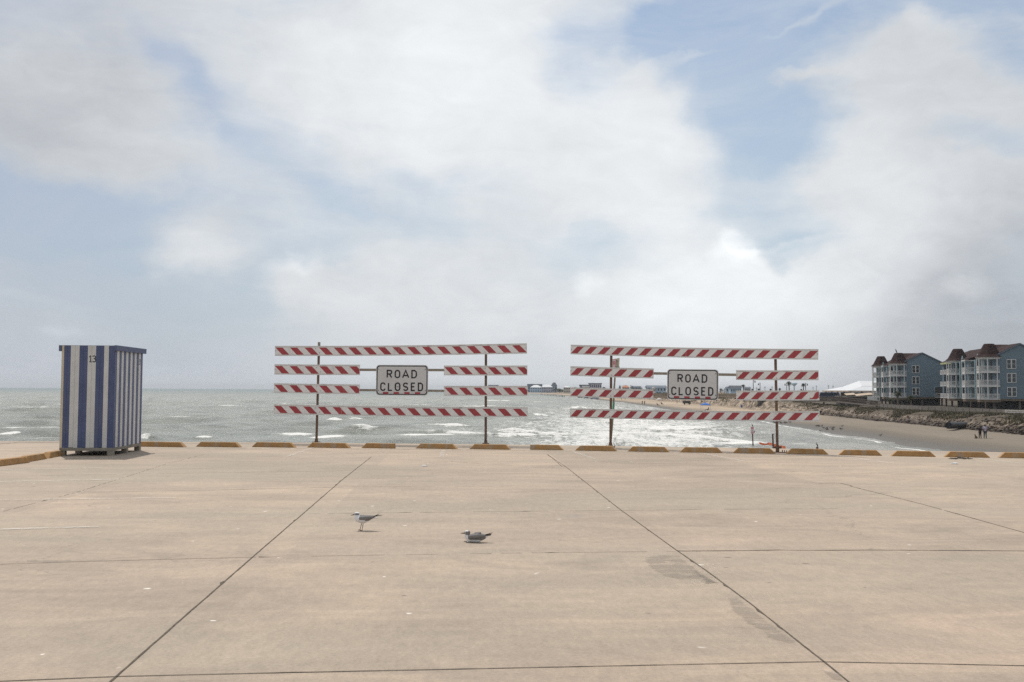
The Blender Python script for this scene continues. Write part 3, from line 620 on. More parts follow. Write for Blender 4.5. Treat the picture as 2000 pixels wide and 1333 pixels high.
def barricade(posts, rails, sign, bars, slant, label, dash_in_o=False, peel=None):
    A = posts[0][0]; B = posts[1][0]
    t = Vector((B.x-A.x, B.y-A.y, 0)).normalized(); nrm = Vector((t.y, -t.x, 0))     # toward the camera
    root = empty('road_barricade', (A+B)/2, label, 'barricade', 'road closed barricades at the end of the lot')
    root.location.z = 0
    for k, (base, ttop, lean, kind) in enumerate(posts):
        top = Vector((base.x, base.y, 0))+t*lean; top.z = ttop
        p = MB(); p.tube([base, base.lerp(top, .5), top], 0.034, 12)
        if kind == 'pole': p.mt(1); p.tube([top-Vector((0, 0, .13)), top+Vector((0, 0, .005))], .037, 12)
        po = p.build('post', [M_RUST, M_GALV], root, smooth=False)
        bp = MB()
        if kind == 'clamp':
            bp.tube([base+Vector((0, 0, .0)), base+Vector((0, 0, .10))], .045, 12)
            bp.tube([base+Vector((0, 0, .10)), base+Vector((0, 0, .15))], .060, 12)
            bp.bar(base-t*.10+Vector((0, 0, .125))+nrm*.03, base+t*.10+Vector((0, 0, .125))+nrm*.03, .035, .05)
            for s in (-1, 1): bp.tube([base+t*s*.085+Vector((0, 0, .125))-nrm*.03, base+t*s*.085+Vector((0, 0, .125))+nrm*.07], .022, 8)
            bp.box(base+t*.1+Vector((0, 0, .008)), (.36, .16, .016), rz=math.atan2(t.y, t.x))
            for q in (.12, .17, .22): bp.tube([base+t*q+nrm*.02, base+t*(q+.005)+nrm*.02+Vector((0, 0, .07-.1*(q-.12)))], .011, 6)
        else:
            bp.box(base+Vector((0, 0, .012)), (.19, .19, .024), rz=math.atan2(t.y, t.x))
            bp.lathe([(.062, .024), (.060, .05), (.045, .075), (.042, .13)], base, 12)
            for sx in (-1, 1):
                for sy in (-1, 1): bp.tube([base+t*sx*.075+nrm*sy*.075+Vector((0, 0, .02)), base+t*sx*.075+nrm*sy*.075+Vector((0, 0, .055))], .011, 6)
        bp.build('base_plate', M_RUST, po)
    PA = posts[0][0]; PB = posts[1][0]; off = 0.072
    Af = A+nrm*off; Bf = B+nrm*off
    for (xl, yt, yb, xr, yt2, yb2, nst, special) in rails:
        sag = .022 if nst > 6 else .004
        TL = vplane(xl, yt, Af, Bf); BL = vplane(xl, yb, Af, Bf); TR = vplane(xr, yt2, Af, Bf); BR = vplane(xr, yb2, Af, Bf)
        L = ((TR-TL).length+(BR-BL).length)/2; H = ((TL-BL).length+(TR-BR).length)/2
        cl = (TL+BL)/2; cr = (TR+BR)/2; ex = (cr-cl).normalized(); ez = nrm.cross(ex); ez = ez if ez.z > 0 else -ez
        ey = -nrm; o = cl-ez*H/2
        M = Matrix.Translation(o) @ Matrix((ex, ez, nrm)).transposed().to_4x4()
        m = MB()
        def q(x0, x1, y0, y1, z0, z1):
            m.add([M @ Vector(p) for p in ((x0,y0,z0),(x1,y0,z0),(x1,y1,z0),(x0,y1,z0),(x0,y0,z1),(x1,y0,z1),(x1,y1,z1),(x0,y1,z1))],
                  [(0,3,2,1),(4,5,6,7),(0,1,5,4),(1,2,6,5),(2,3,7,6),(3,0,4,7)])
        nq = 14 if nst > 6 else 2
        for k_ in range(nq):
            a_, b_ = L*k_/nq, L*(k_+1)/nq
            q(a_, b_, .018, H-.018, -.036, 0); q(a_, b_, 0, .018, -.040, .006); q(a_, b_, H-.018, H, -.040, .006)      # flanges top and bottom
        m.mt(1); s0 = H*.125; s1 = H*.83; zf = .0025
        for k_ in range(nq): m.add([M @ Vector(p) for p in ((L*k_/nq, s0, zf), (L*(k_+1)/nq, s0, zf), (L*(k_+1)/nq, s1, zf), (L*k_/nq, s1, zf))], [(0, 1, 2, 3)])
        m.mt(2); pit = .4*1.0; sp = (29.0/73.0); ww = 14.3/73.0; sh = (s1-s0)*.98; x = .012 if slant > 0 else .0
        sp = (L)/nst if nst > 6 else L/5.72; ww = sp*.495; zf2 = .004
        for i in range(nst+1):
            x0 = .014+i*sp
            if slant > 0: poly = [(x0, s1), (x0+ww, s1), (x0+ww+sh, s0), (x0+sh, s0)]
            else: poly = [(x0+sh, s1), (x0+ww+sh, s1), (x0+ww, s0), (x0, s0)]
            if min(p[0] for p in poly) > L-.03: continue
            # clip at the rail end
            xm = L-.004; cl_ = []
            for a, b in zip(poly, poly[1:]+poly[:1]):
                ia, ib = a[0] <= xm, b[0] <= xm
                if ia: cl_.append(a)
                if ia != ib: tt = (xm-a[0])/(b[0]-a[0]); cl_.append((xm, a[1]+(b[1]-a[1])*tt))
            if special == 'peel' and i == nst-1:
                cl_ = [(x0, s0), (x0+.045, s0+.035), (x0+.060, s0+.020), (x0+.10, s0+.05), (x0+.13, s0+.11), (x0+.16, s1-.01), (x0+.19, s1), (xm, s1), (xm, s0+.03), (x0+ww, s0)]
            if special == 'peel' and i >= nst: continue
            if len(cl_) > 2: m.add([M @ Vector((a, b, zf2)) for a, b in cl_], [tuple(range(len(cl_)))])
        m.mt(3)
        bl = [(.02, H*.5), (L-.02, H*.55)]
        for pp in (PA, PB):
            u = (pp+t*0-cl).dot(ex)
            if .05 < u < L-.05: bl += [(u-.012, H*.72), (u+.0, H*.22), (u+.10, H*.3)]
        for (u, v_) in bl:
            m.tube([M @ Vector((u, v_, .003)), M @ Vector((u, v_, .012))], .0085, 8)
        # seams in the sheeting
        if L > 3:
            m.mt(0)
            for k in range(1, 4):
                u = L*k/4+random.uniform(-.2, .2); m.add([M @ Vector(p) for p in ((u, s0, .0048), (u+.004, s0, .0048), (u+.004, s1, .0048), (u, s1, .0048))], [(0, 1, 2, 3)])
        mi_ = Matrix(M).inverted(); ns = []
        for v in m.v:      # boards bow and twist slightly between their bolts
            q_ = mi_ @ Vector(v); u_ = max(0, min(1, q_.x/L)); q_.y -= sag*math.sin(PI*u_); q_.z += (sag*.5*math.sin(2*PI*u_+xl) if nst > 6 else 0); ns.append(tuple(M @ q_))
        m.v = ns; rl = m.build('rail', [M_WHITE, M_SHEET, M_RED, M_BOLT], root)
    for (xa, ya0, ya1, xb, yb0, yb1) in bars:
        offb = .018; Ab = A+nrm*offb; Bb = B+nrm*offb
        a = (vplane(xa, ya0, Ab, Bb)+vplane(xa, ya1, Ab, Bb))/2; b = (vplane(xb, yb0, Ab, Bb)+vplane(xb, yb1, Ab, Bb))/2
        h = (vplane(xa, ya0, Ab, Bb)-vplane(xa, ya1, Ab, Bb)).length
        mm = MB(); mm.bar(a, b, .035, h); mm.build('crossbar', M_GALV, root)
    (x0, y0, y1, x1, y2, y3) = sign
    TL = vplane(x0, y0, Af, Bf); BL = vplane(x0, y1, Af, Bf); TR = vplane(x1, y2, Af, Bf); BR = vplane(x1, y3, Af, Bf)
    W = ((TR-TL).length+(BR-BL).length)/2; H = ((TL-BL).length+(TR-BR).length)/2
    cl = (TL+BL)/2; cr = (TR+BR)/2; ex = (cr-cl).normalized(); ez = nrm.cross(ex); ez = ez if ez.z > 0 else -ez
    M = Matrix.Translation(cl-ez*H/2) @ Matrix((ex, ez, nrm)).transposed().to_4x4()
    def rr(ins, r, n=8):
        pts = []
        for cx_, cy_, a0 in ((W-ins-r, H-ins-r, 0), (ins+r, H-ins-r, 90), (ins+r, ins+r, 180), (W-ins-r, ins+r, 270)):
            pts += arc(cx_, cy_, r, r, a0, a0+90, n)
        return pts
    R_ = .075*W/1.39*1.15
    s = MB(); o_ = rr(0, R_)
    s.prism([M @ Vector((a, b, -.006)) for a, b in o_], nrm*.0)if False else None
    n_ = len(o_)
    s.add([M @ Vector((a, b, -.008)) for a, b in o_]+[M @ Vector((a, b, 0)) for a, b in o_], [tuple(range(n_))[::-1], tuple(range(n_, 2*n_))]+[(i, (i+1) % n_, n_+(i+1) % n_, n_+i) for i in range(n_)])
    panel = s.build('sign_panel', M_SIGN, root)
    bd = MB(); i1 = rr(.012*W, R_*.92); i2 = rr(.030*W, R_*.80); k = len(i1)
    bd.add([M @ Vector((a, b, .002)) for a, b in i1]+[M @ Vector((a, b, .002)) for a, b in i2], [(i, (i+1) % k, k+(i+1) % k, k+i) for i in range(k)])
    bd.build('border', M_BLACK, panel)
    lt = MB(); th = .0265*W
    def put(ch, fx0, fx1, fy0, fy1):
        w_ = (fx1-fx0)*W-th; h_ = (fy1-fy0)*H-th; ox = fx0*W+th/2; oy = (1-fy1)*H+th/2
        for ln in glyph(ch, w_/h_): stroke(lt, [(ox+a*h_, oy+b*h_) for a, b in ln], th, M, .0026)
    for ch, a, b in (('R', .203, .314), ('O', .356, .467), ('A', .500, .642), ('D', .678, .788)): put(ch, a, b, .16, .44)
    for ch, a, b in (('C', .082, .190), ('L', .229, .323), ('O', .362, .473), ('S', .519, .624), ('E', .670, .763), ('D', .805, .908)): put(ch, a, b, .574, .860)
    lt.build('lettering', M_BLACK, panel)
    for a, b in ((.137, .242), (.342, .447), (.549, .650), (.752, .854)):
        d = MB(); d.add([M @ Vector(p) for p in ((a*W, H*(1-.95), .003), (b*W, H*(1-.95), .003), (b*W, H*(1-.888), .003), (a*W, H*(1-.888), .003))], [(0, 1, 2, 3)])
        d.build('red_dash', M_RED, panel)
    for a, b in ((.05, .86), (.95, .86), (.05, .16), (.95, .16)):
        bt = MB(); bt.tube([M @ Vector((a*W, b*H, .001)), M @ Vector((a*W, b*H, .010))], .011, 8); bt.build('bolt', M_BOLT, panel)
    if dash_in_o: bt = MB(); bt.box(M @ Vector((.418*W, .285*H, .006)), (.05, .010, .012), rz=math.atan2(t.y, t.x)); bt.build('bolt', M_BOLT, panel)
    return root
A = g(618, 866.3); B = g(948.6, 869.9)
L1 = barricade([(A, at(620.6, 669, A.y).z, .035, 'pole'), (B, at(948, 684, B.y).z, -.01, 'plain')],
    [(537, 676, 695.5, 1029, 671, 691, 17, None), (536, 711.6, 732.2, 702.5, 712.8, 733, 6, None), (867, 714.3, 733.6, 1029.8, 714.3, 733.6, 6, None),
     (535, 748.3, 768.4, 702, 751.9, 769.9, 6, None), (867, 754, 773.6, 1030, 754, 773.8, 6, None), (534.3, 789.6, 809.4, 1030.5, 795.9, 814.9, 17, None)],
    (734.4, 712.9, 772.5, 836, 713.6, 773.1), [(700, 720.3, 725.2, 869, 720.8, 725.8), (700, 760, 764.6, 869, 761.5, 766.2)], 1,
    'road closed barricade nearer the striped hut, its red stripes slanting down to the right', dash_in_o=True)
A = g(1192.4, 874.2); B = g(1518.5, 884.3)
L2 = barricade([(A, at(1193.8, 683, A.y).z, .02, 'plain'), (B, at(1515.6, 690, B.y).z, -.035, 'clamp')],
    [(1114.7, 673, 693, 1598, 683, 702.4, 17, None), (1114, 715.4, 734.6, 1275.8, 720.4, 739.6, 6, None), (1437.6, 723.4, 742.7, 1598.5, 723.8, 743, 6, None),
     (1113.5, 757, 775.2, 1275.5, 761, 780, 6, None), (1437.8, 763, 782.6, 1599.8, 763, 782.2, 6, 'peel'), (1113.4, 797.4, 816.3, 1600.5, 804, 823.4, 17, None)],
    (1303, 721, 780.6, 1403, 722.5, 782.2), [(1274, 727.2, 732.2, 1439, 730.2, 735), (1274, 768.5, 773.2, 1439, 770, 775)], -1,
    'road closed barricade nearer the beach, red stripes slanting down to the left, one stripe peeled')

# ================================================================== WHEEL STOPS
M_STOP = mat('yellow_ochre_concrete', (0.36, 0.205, 0.080), 0.8, 0.16, 7, 0.4, stain=((0.33, 0.28, 0.22), 6.0, 0.52, 0.75))
def wheel_stop(L, cut_l=False, cut_r=False, loc=(0,0,0), rz=0, label=''):
    h = .125; d = .17; s = .135; sl = 0.0 if cut_l else s; sr = 0.0 if cut_r else s
    m = MB(); di = .022
    vs = [(-L/2, -d/2, 0), (L/2, -d/2, 0), (L/2, d/2, 0), (-L/2, d/2, 0), (-L/2+sl, -d/2+di, h), (L/2-sr, -d/2+di, h), (L/2-sr, d/2-di, h), (-L/2+sl, d/2-di, h)]
    m.add(vs, [(0,3,2,1),(4,5,6,7),(0,1,5,4),(1,2,6,5),(2,3,7,6),(3,0,4,7)])
    body = m.build('wheel_stop', M_STOP, bevel=.012)
    body.location = loc; body.rotation_euler = (0, 0, rz)
    return tag(body, label, 'wheel stop', 'yellow wheel stops along the edge of the lot')
ST = [(262, 359.5, 873.3, 0, 0, 'partly hidden behind the right foot of the striped hut'), (381.5, 468, 873.6, 0, 0, 'first fully visible one right of the striped hut'),
 (491, 575, 874.2, 0, 0, 'just left of the leftmost barricade post'), (599, 682, 875.2, 0, 0, 'at the leftmost barricade post'),
 (705, 769, 876, 0, 1, 'with a square right end, below the left ROAD CLOSED sign'), (811, 892, 877, 0, 0, 'behind the short white line, left of the second barricade post'),
 (916, 996.6, 878.2, 0, 0, 'at the second barricade post from the left'), (1035, 1100, 879.3, 1, 0, 'with a square left end, in the gap between the barricades'),
 (1122.5, 1205, 881.2, 0, 0, 'at the third barricade post, where the leaning sign stands'), (1225, 1307.5, 883, 0, 0, 'just left of being under the right ROAD CLOSED sign'),
 (1327, 1412, 884.6, 0, 0, 'directly below the right ROAD CLOSED sign'), (1431, 1515.5, 886, 0, 0, 'touching the left side of the clamped right-hand post'),
 (1535, 1619, 887.6, 0, 0, 'just right of the clamped post, below the perched black bird'), (1638, 1724, 890, 0, 0, 'first one right of the barricades, in front of the water edge'),
 (1741, 1829, 892.2, 0, 0, 'in front of the dark wet sand where the water ends'), (1845, 1935, 893.8, 0, 0, 'with a white scrap lying in front of it'),
 (1951, 2040, 895.4, 0, 0, 'cut by the right border, rightmost of all')]
for (x0, x1, y, cl_, cr_, lb) in ST:
    a = g(x0, y-(x1-x0)/2*.0175); b = g(x1, y+(x1-x0)/2*.0175); c = (a+b)/2; dv = b-a; pr = Vector((-dv.y, dv.x, 0)).normalized()*.085
    wheel_stop(dv.length, cl_, cr_, c+pr, math.atan2(dv.y, dv.x)+random.uniform(-.006, .006), 'yellow wheel stop '+lb)
for (p, q, lb) in [((-4, 912), (41, 906.3), 'nearest of the slanted row left of the hut, at the border'), ((50, 904), (88, 897.4), 'second from the left border in the slanted row beside the hut'), ((96, 896), (134, 888.5), 'half hidden behind the left foot of the striped hut')]:
    a = g(*p); b = g(*q); b = a+(b-a).normalized()*1.1; c = (a+b)/2; dv = b-a
    wheel_stop(dv.length, 0, 0, c+Vector((-.085, 0, 0)), math.atan2(dv.y, dv.x), 'yellow wheel stop '+lb)

# ================================================================== HUT
M_BLUE = mat('blue_painted_board', (0.068, 0.088, 0.178), 0.55, 0.14, 4, 0.2, stain=((0.10, 0.115, 0.18), 3.0, 0.56, 0.6))
M_WBRD = mat('white_painted_board', (0.54, 0.535, 0.52), 0.55, 0.06, 4, 0.2, stain=((0.40, 0.37, 0.33), 2.2, 0.58, 0.5))
M_CREAM = mat('cream_trim', (0.52, 0.46, 0.35), 0.7, 0.1, 5, 0.2)
M_SKID = mat('grey_weathered_timber', (0.23, 0.205, 0.17), 0.85, 0.2, 6, 0.4)
M_BLU2 = mat('faded_blue_fascia', (0.085, 0.105, 0.19), 0.6, 0.15, 5, 0.2)
M_GAP = mat('dark_gap', (0.05, 0.045, 0.04), .9)
hc = Vector((-8.73, 22.5, 0)); th = math.radians(3.2)
hx = Vector((-math.cos(th), -math.sin(th), 0)); hy = Vector((-math.sin(th), math.cos(th), 0)); WF = 1.14; DP = 2.03; Z0 = .178; Z1 = 2.41
hut = empty('beach_hut', hc+hx*WF/2+hy*DP/2, 'tall blue and white striped wooden beach hut numbered 13, raised on short legs', 'beach hut')
def hp(u, v, z): return hc+hx*u+hy*v+Vector((0, 0, z))
core = MB()
c8 = [hp(u, v, z) for z in (Z0+.01, Z1-.02) for (u, v) in ((.025, .025), (WF-.025, .025), (WF-.025, DP-.025), (.025, DP-.025))]
core.add(c8, [(0,3,2,1),(4,5,6,7),(0,1,5,4),(1,2,6,5),(2,3,7,6),(3,0,4,7)]); core.build('frame', M_GAP, hut)
def board(name, u0, u1, v0, v1, z0, z1, mt_):
    m = MB(); vs = [hp(u, v, z) for z in (z0, z1) for (u, v) in ((u0, v0), (u1, v0), (u1, v1), (u0, v1))]
    m.add(vs, [(0,3,2,1),(4,5,6,7),(0,1,5,4),(1,2,6,5),(2,3,7,6),(3,0,4,7)]); return m
def clad(name, segs, along, mats, z1=Z1):
    """boards of one wall joined: seg = (start, end, material index), small gaps and a groove in each"""
    m = MB()
    for (a, b, mi) in segs:
        n_ = 2 if (b-a) > .13 and along == 'front' else 1
        for k in range(n_):
            s = a+(b-a)*k/n_+.0015; e = a+(b-a)*(k+1)/n_-.0015; j = random.uniform(-.003, .003); zb = Z0+random.uniform(-.008, .008)
            if along == 'front': bb = board('', s, e, -.002-j*.5, .022, zb, z1, None)
            elif along == 'side': bb = board('', -.002-j*.5, .022, s, e, zb, z1, None)
            elif along == 'far': bb = board('', WF-.022, WF+.002, s, e, zb, z1, None)
            else: bb = board('', s, e, DP-.022, DP+.002, zb, z1, None)
            m.mt(mi); m.add(bb.v, bb.f)
    return m.build(name, mats, hut)
fr = [0, .11, .20, .352, .51, .663, .829, .952, 1.0]; fr2 = [(1-b)*WF for b in fr][::-1]
cols = [2, 0, 1, 0, 1, 0, 1, 0]   # left to right in the picture: cream, blue, white ...
fb = [0, .048, .171, .337, .49, .648, .80, .89, 1.0]
segs = [((1-fb[i+1])*WF, (1-fb[i])*WF, (2, 0, 1, 0, 1, 0, 1, 0)[i]) for i in range(8)]
segs = [(max(a, .0), b, c) for a, b, c in segs]
clad('front_wall', segs, 'front', [M_BLUE, M_WBRD, M_CREAM], Z1)
nb = 13; side = [(.004+(DP-.004)*i/nb, .004+(DP-.004)*(i+1)/nb, i % 2) for i in range(nb)]
clad('side_wall', side, 'side', [M_BLUE, M_WBRD], Z1-.10); clad('side_wall', side, 'far', [M_BLUE, M_WBRD], Z1-.10)
clad('rear_wall', [(WF*i/8, WF*(i+1)/8, i % 2) for i in range(8)], 'back', [M_BLUE, M_WBRD])
b = board('', -.055, -.004, -.05, DP+.10, Z1-.105, Z1+.012, None); b.build('fascia', M_BLU2, hut, bevel=.003)
b = board('', WF+.004, WF+.055, -.03, DP+.10, Z1-.125, Z1+.005, None); b.build('fascia', M_BLU2, hut, bevel=.003)
b = board('', -.004, WF+.004, .003, DP+.06, Z1-.018, Z1+.006, None); b.build('roof', M_SKID, hut)
fb_ = board('', .0, WF, -.004, .05, .108, Z0-.003, None); fb_.build('base_beam', M_SKID, hut)
fb_ = board('', .0, .05, .052, DP, .108, Z0-.003, None); fb_.build('base_beam', M_SKID, hut)
fb_ = board('', WF-.05, WF, .052, DP, .108, Z0-.003, None); fb_.build('base_beam', M_SKID, hut)
fl_ = board('', .05, WF-.05,   .052, DP-.01, .12, Z0-.01, None); fl_.build('floor', M_GAP, hut)
for v0 in (.0, .95, DP-.13):
    for u0 in (-.004, WF-.116):
        l = board('', u0, u0+.12, v0, v0+.13, 0, .108, None); l.build('leg', M_SKID, hut)
# painted numbers
def number(origin, ux, nrm_, h, sx):
    Mn = Matrix.Translation(origin) @ Matrix((ux, Vector((0, 0, 1)), nrm_)).transposed().to_4x4(); m = MB()
    for ch, x0 in (('1', 0), ('3', .50)):
        for ln in glyph(ch, .42): stroke(m, [((x0+a)*h*sx, bb_*h) for a, bb_ in ln], .15*h if ch == '3' else .14*h, Mn, 0)
    return m.build('number', M_BLACK, hut)
nf = hx.cross(Vector((0, 0, 1))); nf = nf if nf.y < 0 else -nf
number(hp((1-.512)*WF, -.0055, at(170, 707.2, 22.5).z), -hx, nf, .132, 1.25)
number(hp(-.0055, side[11][0]+.03, at(277, 712.5, 24.2).z), hy, -hx, .125, .75)

# ================================================================== GULLS
M_BIRD = vcol_mat('feathers', 0.8, .3, 120, .08)
WHT = (0.72, 0.72, 0.72); GREY = (0.20, 0.19, 0.182); BLK = (0.05, 0.04, 0.035); LEG = (0.14, 0.085, 0.06)
def gull_stand():
    s = 1/4085.
    def P(x, y, k=0): return ((x-620)*s, k, (1130-y)*s)
    caps = [(P(128, 497), P(185, 472), .0022, .0040), (P(185, 472), P(300, 455), .0040, .0075),   # bill
            (P(300, 450), P(385, 430), .010, .0235), (P(385, 430), P(440, 430), .0235, .0220), (P(410, 440), P(410, 560), .022, .028), (P(410, 560), P(470, 620), .028, .040),
            (P(470, 620), P(700, 640), .040, .046), (P(700, 640), P(940, 590), .045, .028), (P(940, 590), P(1120, 560), .026, .014), (P(1100, 565), P(1290, 592), .013, .006)]
    for k in (-1, 1):   # folded wings and crossed primaries
        caps += [(P(560, 590, k*.030), P(820, 580, k*.034), .020, .026), (P(820, 580, k*.034), P(1150, 530, k*.018), .026, .010), (P(850, 640, k*.032), P(930, 660, k*.028), .014, .010)]
        caps += [(P(1150, 520, k*.016), P(1390 if k < 0 else 1500, 402 if k < 0 else 462, k*.006), .0065, .0022)]
        x1, x2 = (588, 530) if k > 0 else (690, 648)
        caps += [(P(x1, 780, k*.018), P(x1, 860, k*.018), .012, .0045), (P(x1, 860, k*.018), P(x2, 1112, k*.018), .0038, .0032)]
        for dx, dy in ((-70, -.016), (-82, 0), (-66, .016)): caps.append((P(x2, 1118, k*.018), (P(x2+dx, 1124)[0], k*.018+dy, .003), .0034, .0022))
        caps.append((P(x2, 1120, k*.018), P(x2+22, 1124, k*.018), .003, .002))
    def col(c):
        X = c.x/s+620; Y = 1130-c.z/s
        if X < 300 and Y < 520: return BLK
        if Y > 850: return LEG
        if X > 1150 and Y < 540: return BLK
        if 330 < X < 500 and 385 < Y < 465: return (.20, .18, .17)
        if X > 535 and abs(c.y) < .06 and Y < 655-(X-700)*.0 and (abs(c.y) > .012 or Y < 560) and X < 1180: return GREY
        if 800 < X < 1000 and Y < 700 and abs(c.y) > .015: return GREY
        return WHT
    return capsules(caps, .0022, 'gull', M_BIRD, None, col, smooth_it=1)
gs = gull_stand(); gs.location = g(706.5, 1036.5); gs.rotation_euler = (0, 0, math.radians(-4)); tag(gs, 'grey-winged white gull standing upright on both legs on the concrete', 'gull')
def gull_sit():
    s = 1/6.25/199
    def P(x, y, k=0): return ((x-1650)*s, k, (495-y)*s)
    caps = [(P(1482, 390), P(1500, 387), .0022, .0042), (P(1500, 387), P(1532, 386), .0042, .007), (P(1535, 386), P(1553, 378), .011, .0215), (P(1553, 378), P(1575, 378), .0215, .0205),
            (P(1562, 385), P(1565, 425), .021, .026), (P(1565, 425), P(1590, 452), .027, .034), (P(1590, 450), P(1690, 452), .034, .038), (P(1690, 448), P(1770, 430), .038, .022),
            (P(1770, 425), P(1850, 402), .014, .005), (P(1600, 470), P(1700, 474), .016, .014)]
    for k in (-1, 1):
        caps += [(P(1600, 425, k*.028), P(1690, 415, k*.032), .020, .026), (P(1690, 415, k*.032), P(1775, 412, k*.014), .025, .012), (P(1660, 392, k*.02), P(1715, 388, k*.02), .013, .014),
                 (P(1770, 408, k*.012), P(1870 if k < 0 else 1862, 374 if k < 0 else 392, k*.006), .007, .0024)]
        caps += [(P(1590, 478, k*.018), P(1560, 488, k*.018), .007, .006), (P(1560, 488, k*.018), P(1520 if k > 0 else 1548, 491, k*.020), .0045, .003)]
    def col(c):
        X = c.x/s+1650; Y = 495-c.z/s
        if X < 1534 and Y < 410: return BLK
        if X > 1785 and Y < 412: return BLK
        if 1540 < X < 1595 and Y < 405 and abs(c.y) > .008 and Y > 362: return (.22, .20, .19)
        if 1575 < X < 1790 and Y < 462-(max(0, 1600-X))*.5 and (abs(c.y) > .010 or Y < 430): return GREY
        if X < 1565 and Y > 484: return LEG
        return WHT
    return capsules(caps, .0022, 'gull', M_BIRD, None, col, smooth_it=1)
gq = gull_sit(); gq.location = g(926.5, 1059.6); gq.rotation_euler = (0, 0, math.radians(-3)); tag(gq, 'gull crouching low on the concrete with folded wings, right of the standing one', 'gull')
# scraps of litter
M_SCRAP = mat('crumpled_white_paper', (0.75, 0.74, 0.72), .8, .05)
M_WEED = mat('dried_weed', (0.06, 0.05, 0.04), .9, .4, 30)
def scrap(px, py, w, lab, cat='litter', m_=M_SCRAP, nm='paper_scrap'):
    c = g(px, py); bm = bmesh.new(); bmesh.ops.create_icosphere(bm, subdivisions=3, radius=1)
    for v in bm.verts: v.co = Vector((v.co.x*w*(1+random.uniform(-.25, .25)), v.co.y*w*.6*(1+random.uniform(-.3, .3)), max(0, (v.co.z+.35))*w*.35*(1+random.uniform(-.5, .5))))
    me = bpy.data.meshes.new(nm); bm.to_mesh(me); bm.free(); me.materials.append(m_); o = bpy.data.objects.new(nm, me); COL.objects.link(o); o.location = c; return tag(o, lab, cat)
scrap(829, 911.5, .05, 'small white crumpled scrap lying on the lot between the gulls and the stops')
scrap(1874, 892.5, .10, 'white crumpled scrap against a wheel stop at the right', )
scrap(1864, 907, .07, 'flat pale scrap a little in front of the right-hand wheel stops')
def weed():
    m = MB()
    for i in range(60):
        c = g(random.uniform(1860, 1893), random.gauss(896.6, .8)); a = random.uniform(0, 6.3); l = random.uniform(.02, .09)
        m.tube([c+Vector((0, 0, .008)), c+Vector((math.cos(a)*l, math.sin(a)*l, random.uniform(.01, .03)))], .006, 4)
    tag(m.build('seaweed', M_WEED, origin=g(1876, 896)), 'dark strands of dried seaweed beside the white scrap', 'seaweed', kind='stuff')
weed()

# ================================================================== BACKGROUND: beach, buildings
M_AQUA = mat('blue_clapboard', (0.135, 0.185, 0.220), 0.75, 0.05, .6, 0.2)
M_AQUL = mat('pale_aqua_board', (0.23, 0.34, 0.37), 0.7, 0.05, .8)
M_TRIM = mat('white_trim_far', (0.58, 0.57, 0.55), 0.6, 0.06, 2)
M_ROOF = mat('red_brown_shingles', (0.036, 0.020, 0.019), 0.95, 0.25, 3, 0.3, spec=.15)
M_GLASS = mat('dark_window_glass', (0.030, 0.040, 0.045), 0.15, 0.2, 1, spec=.6)
M_UNDER = mat('brown_timber_frame', (0.150, 0.115, 0.080), 0.85, 0.3, 2)
M_PILE = mat('grey_timber_post', (0.115, 0.095, 0.080), 0.9, 0.3, 3, .2)
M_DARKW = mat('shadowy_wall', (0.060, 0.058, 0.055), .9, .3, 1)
M_YEL = mat('bare_yellow_sheathing', (0.36, 0.38, 0.20), .8, .15, 1)
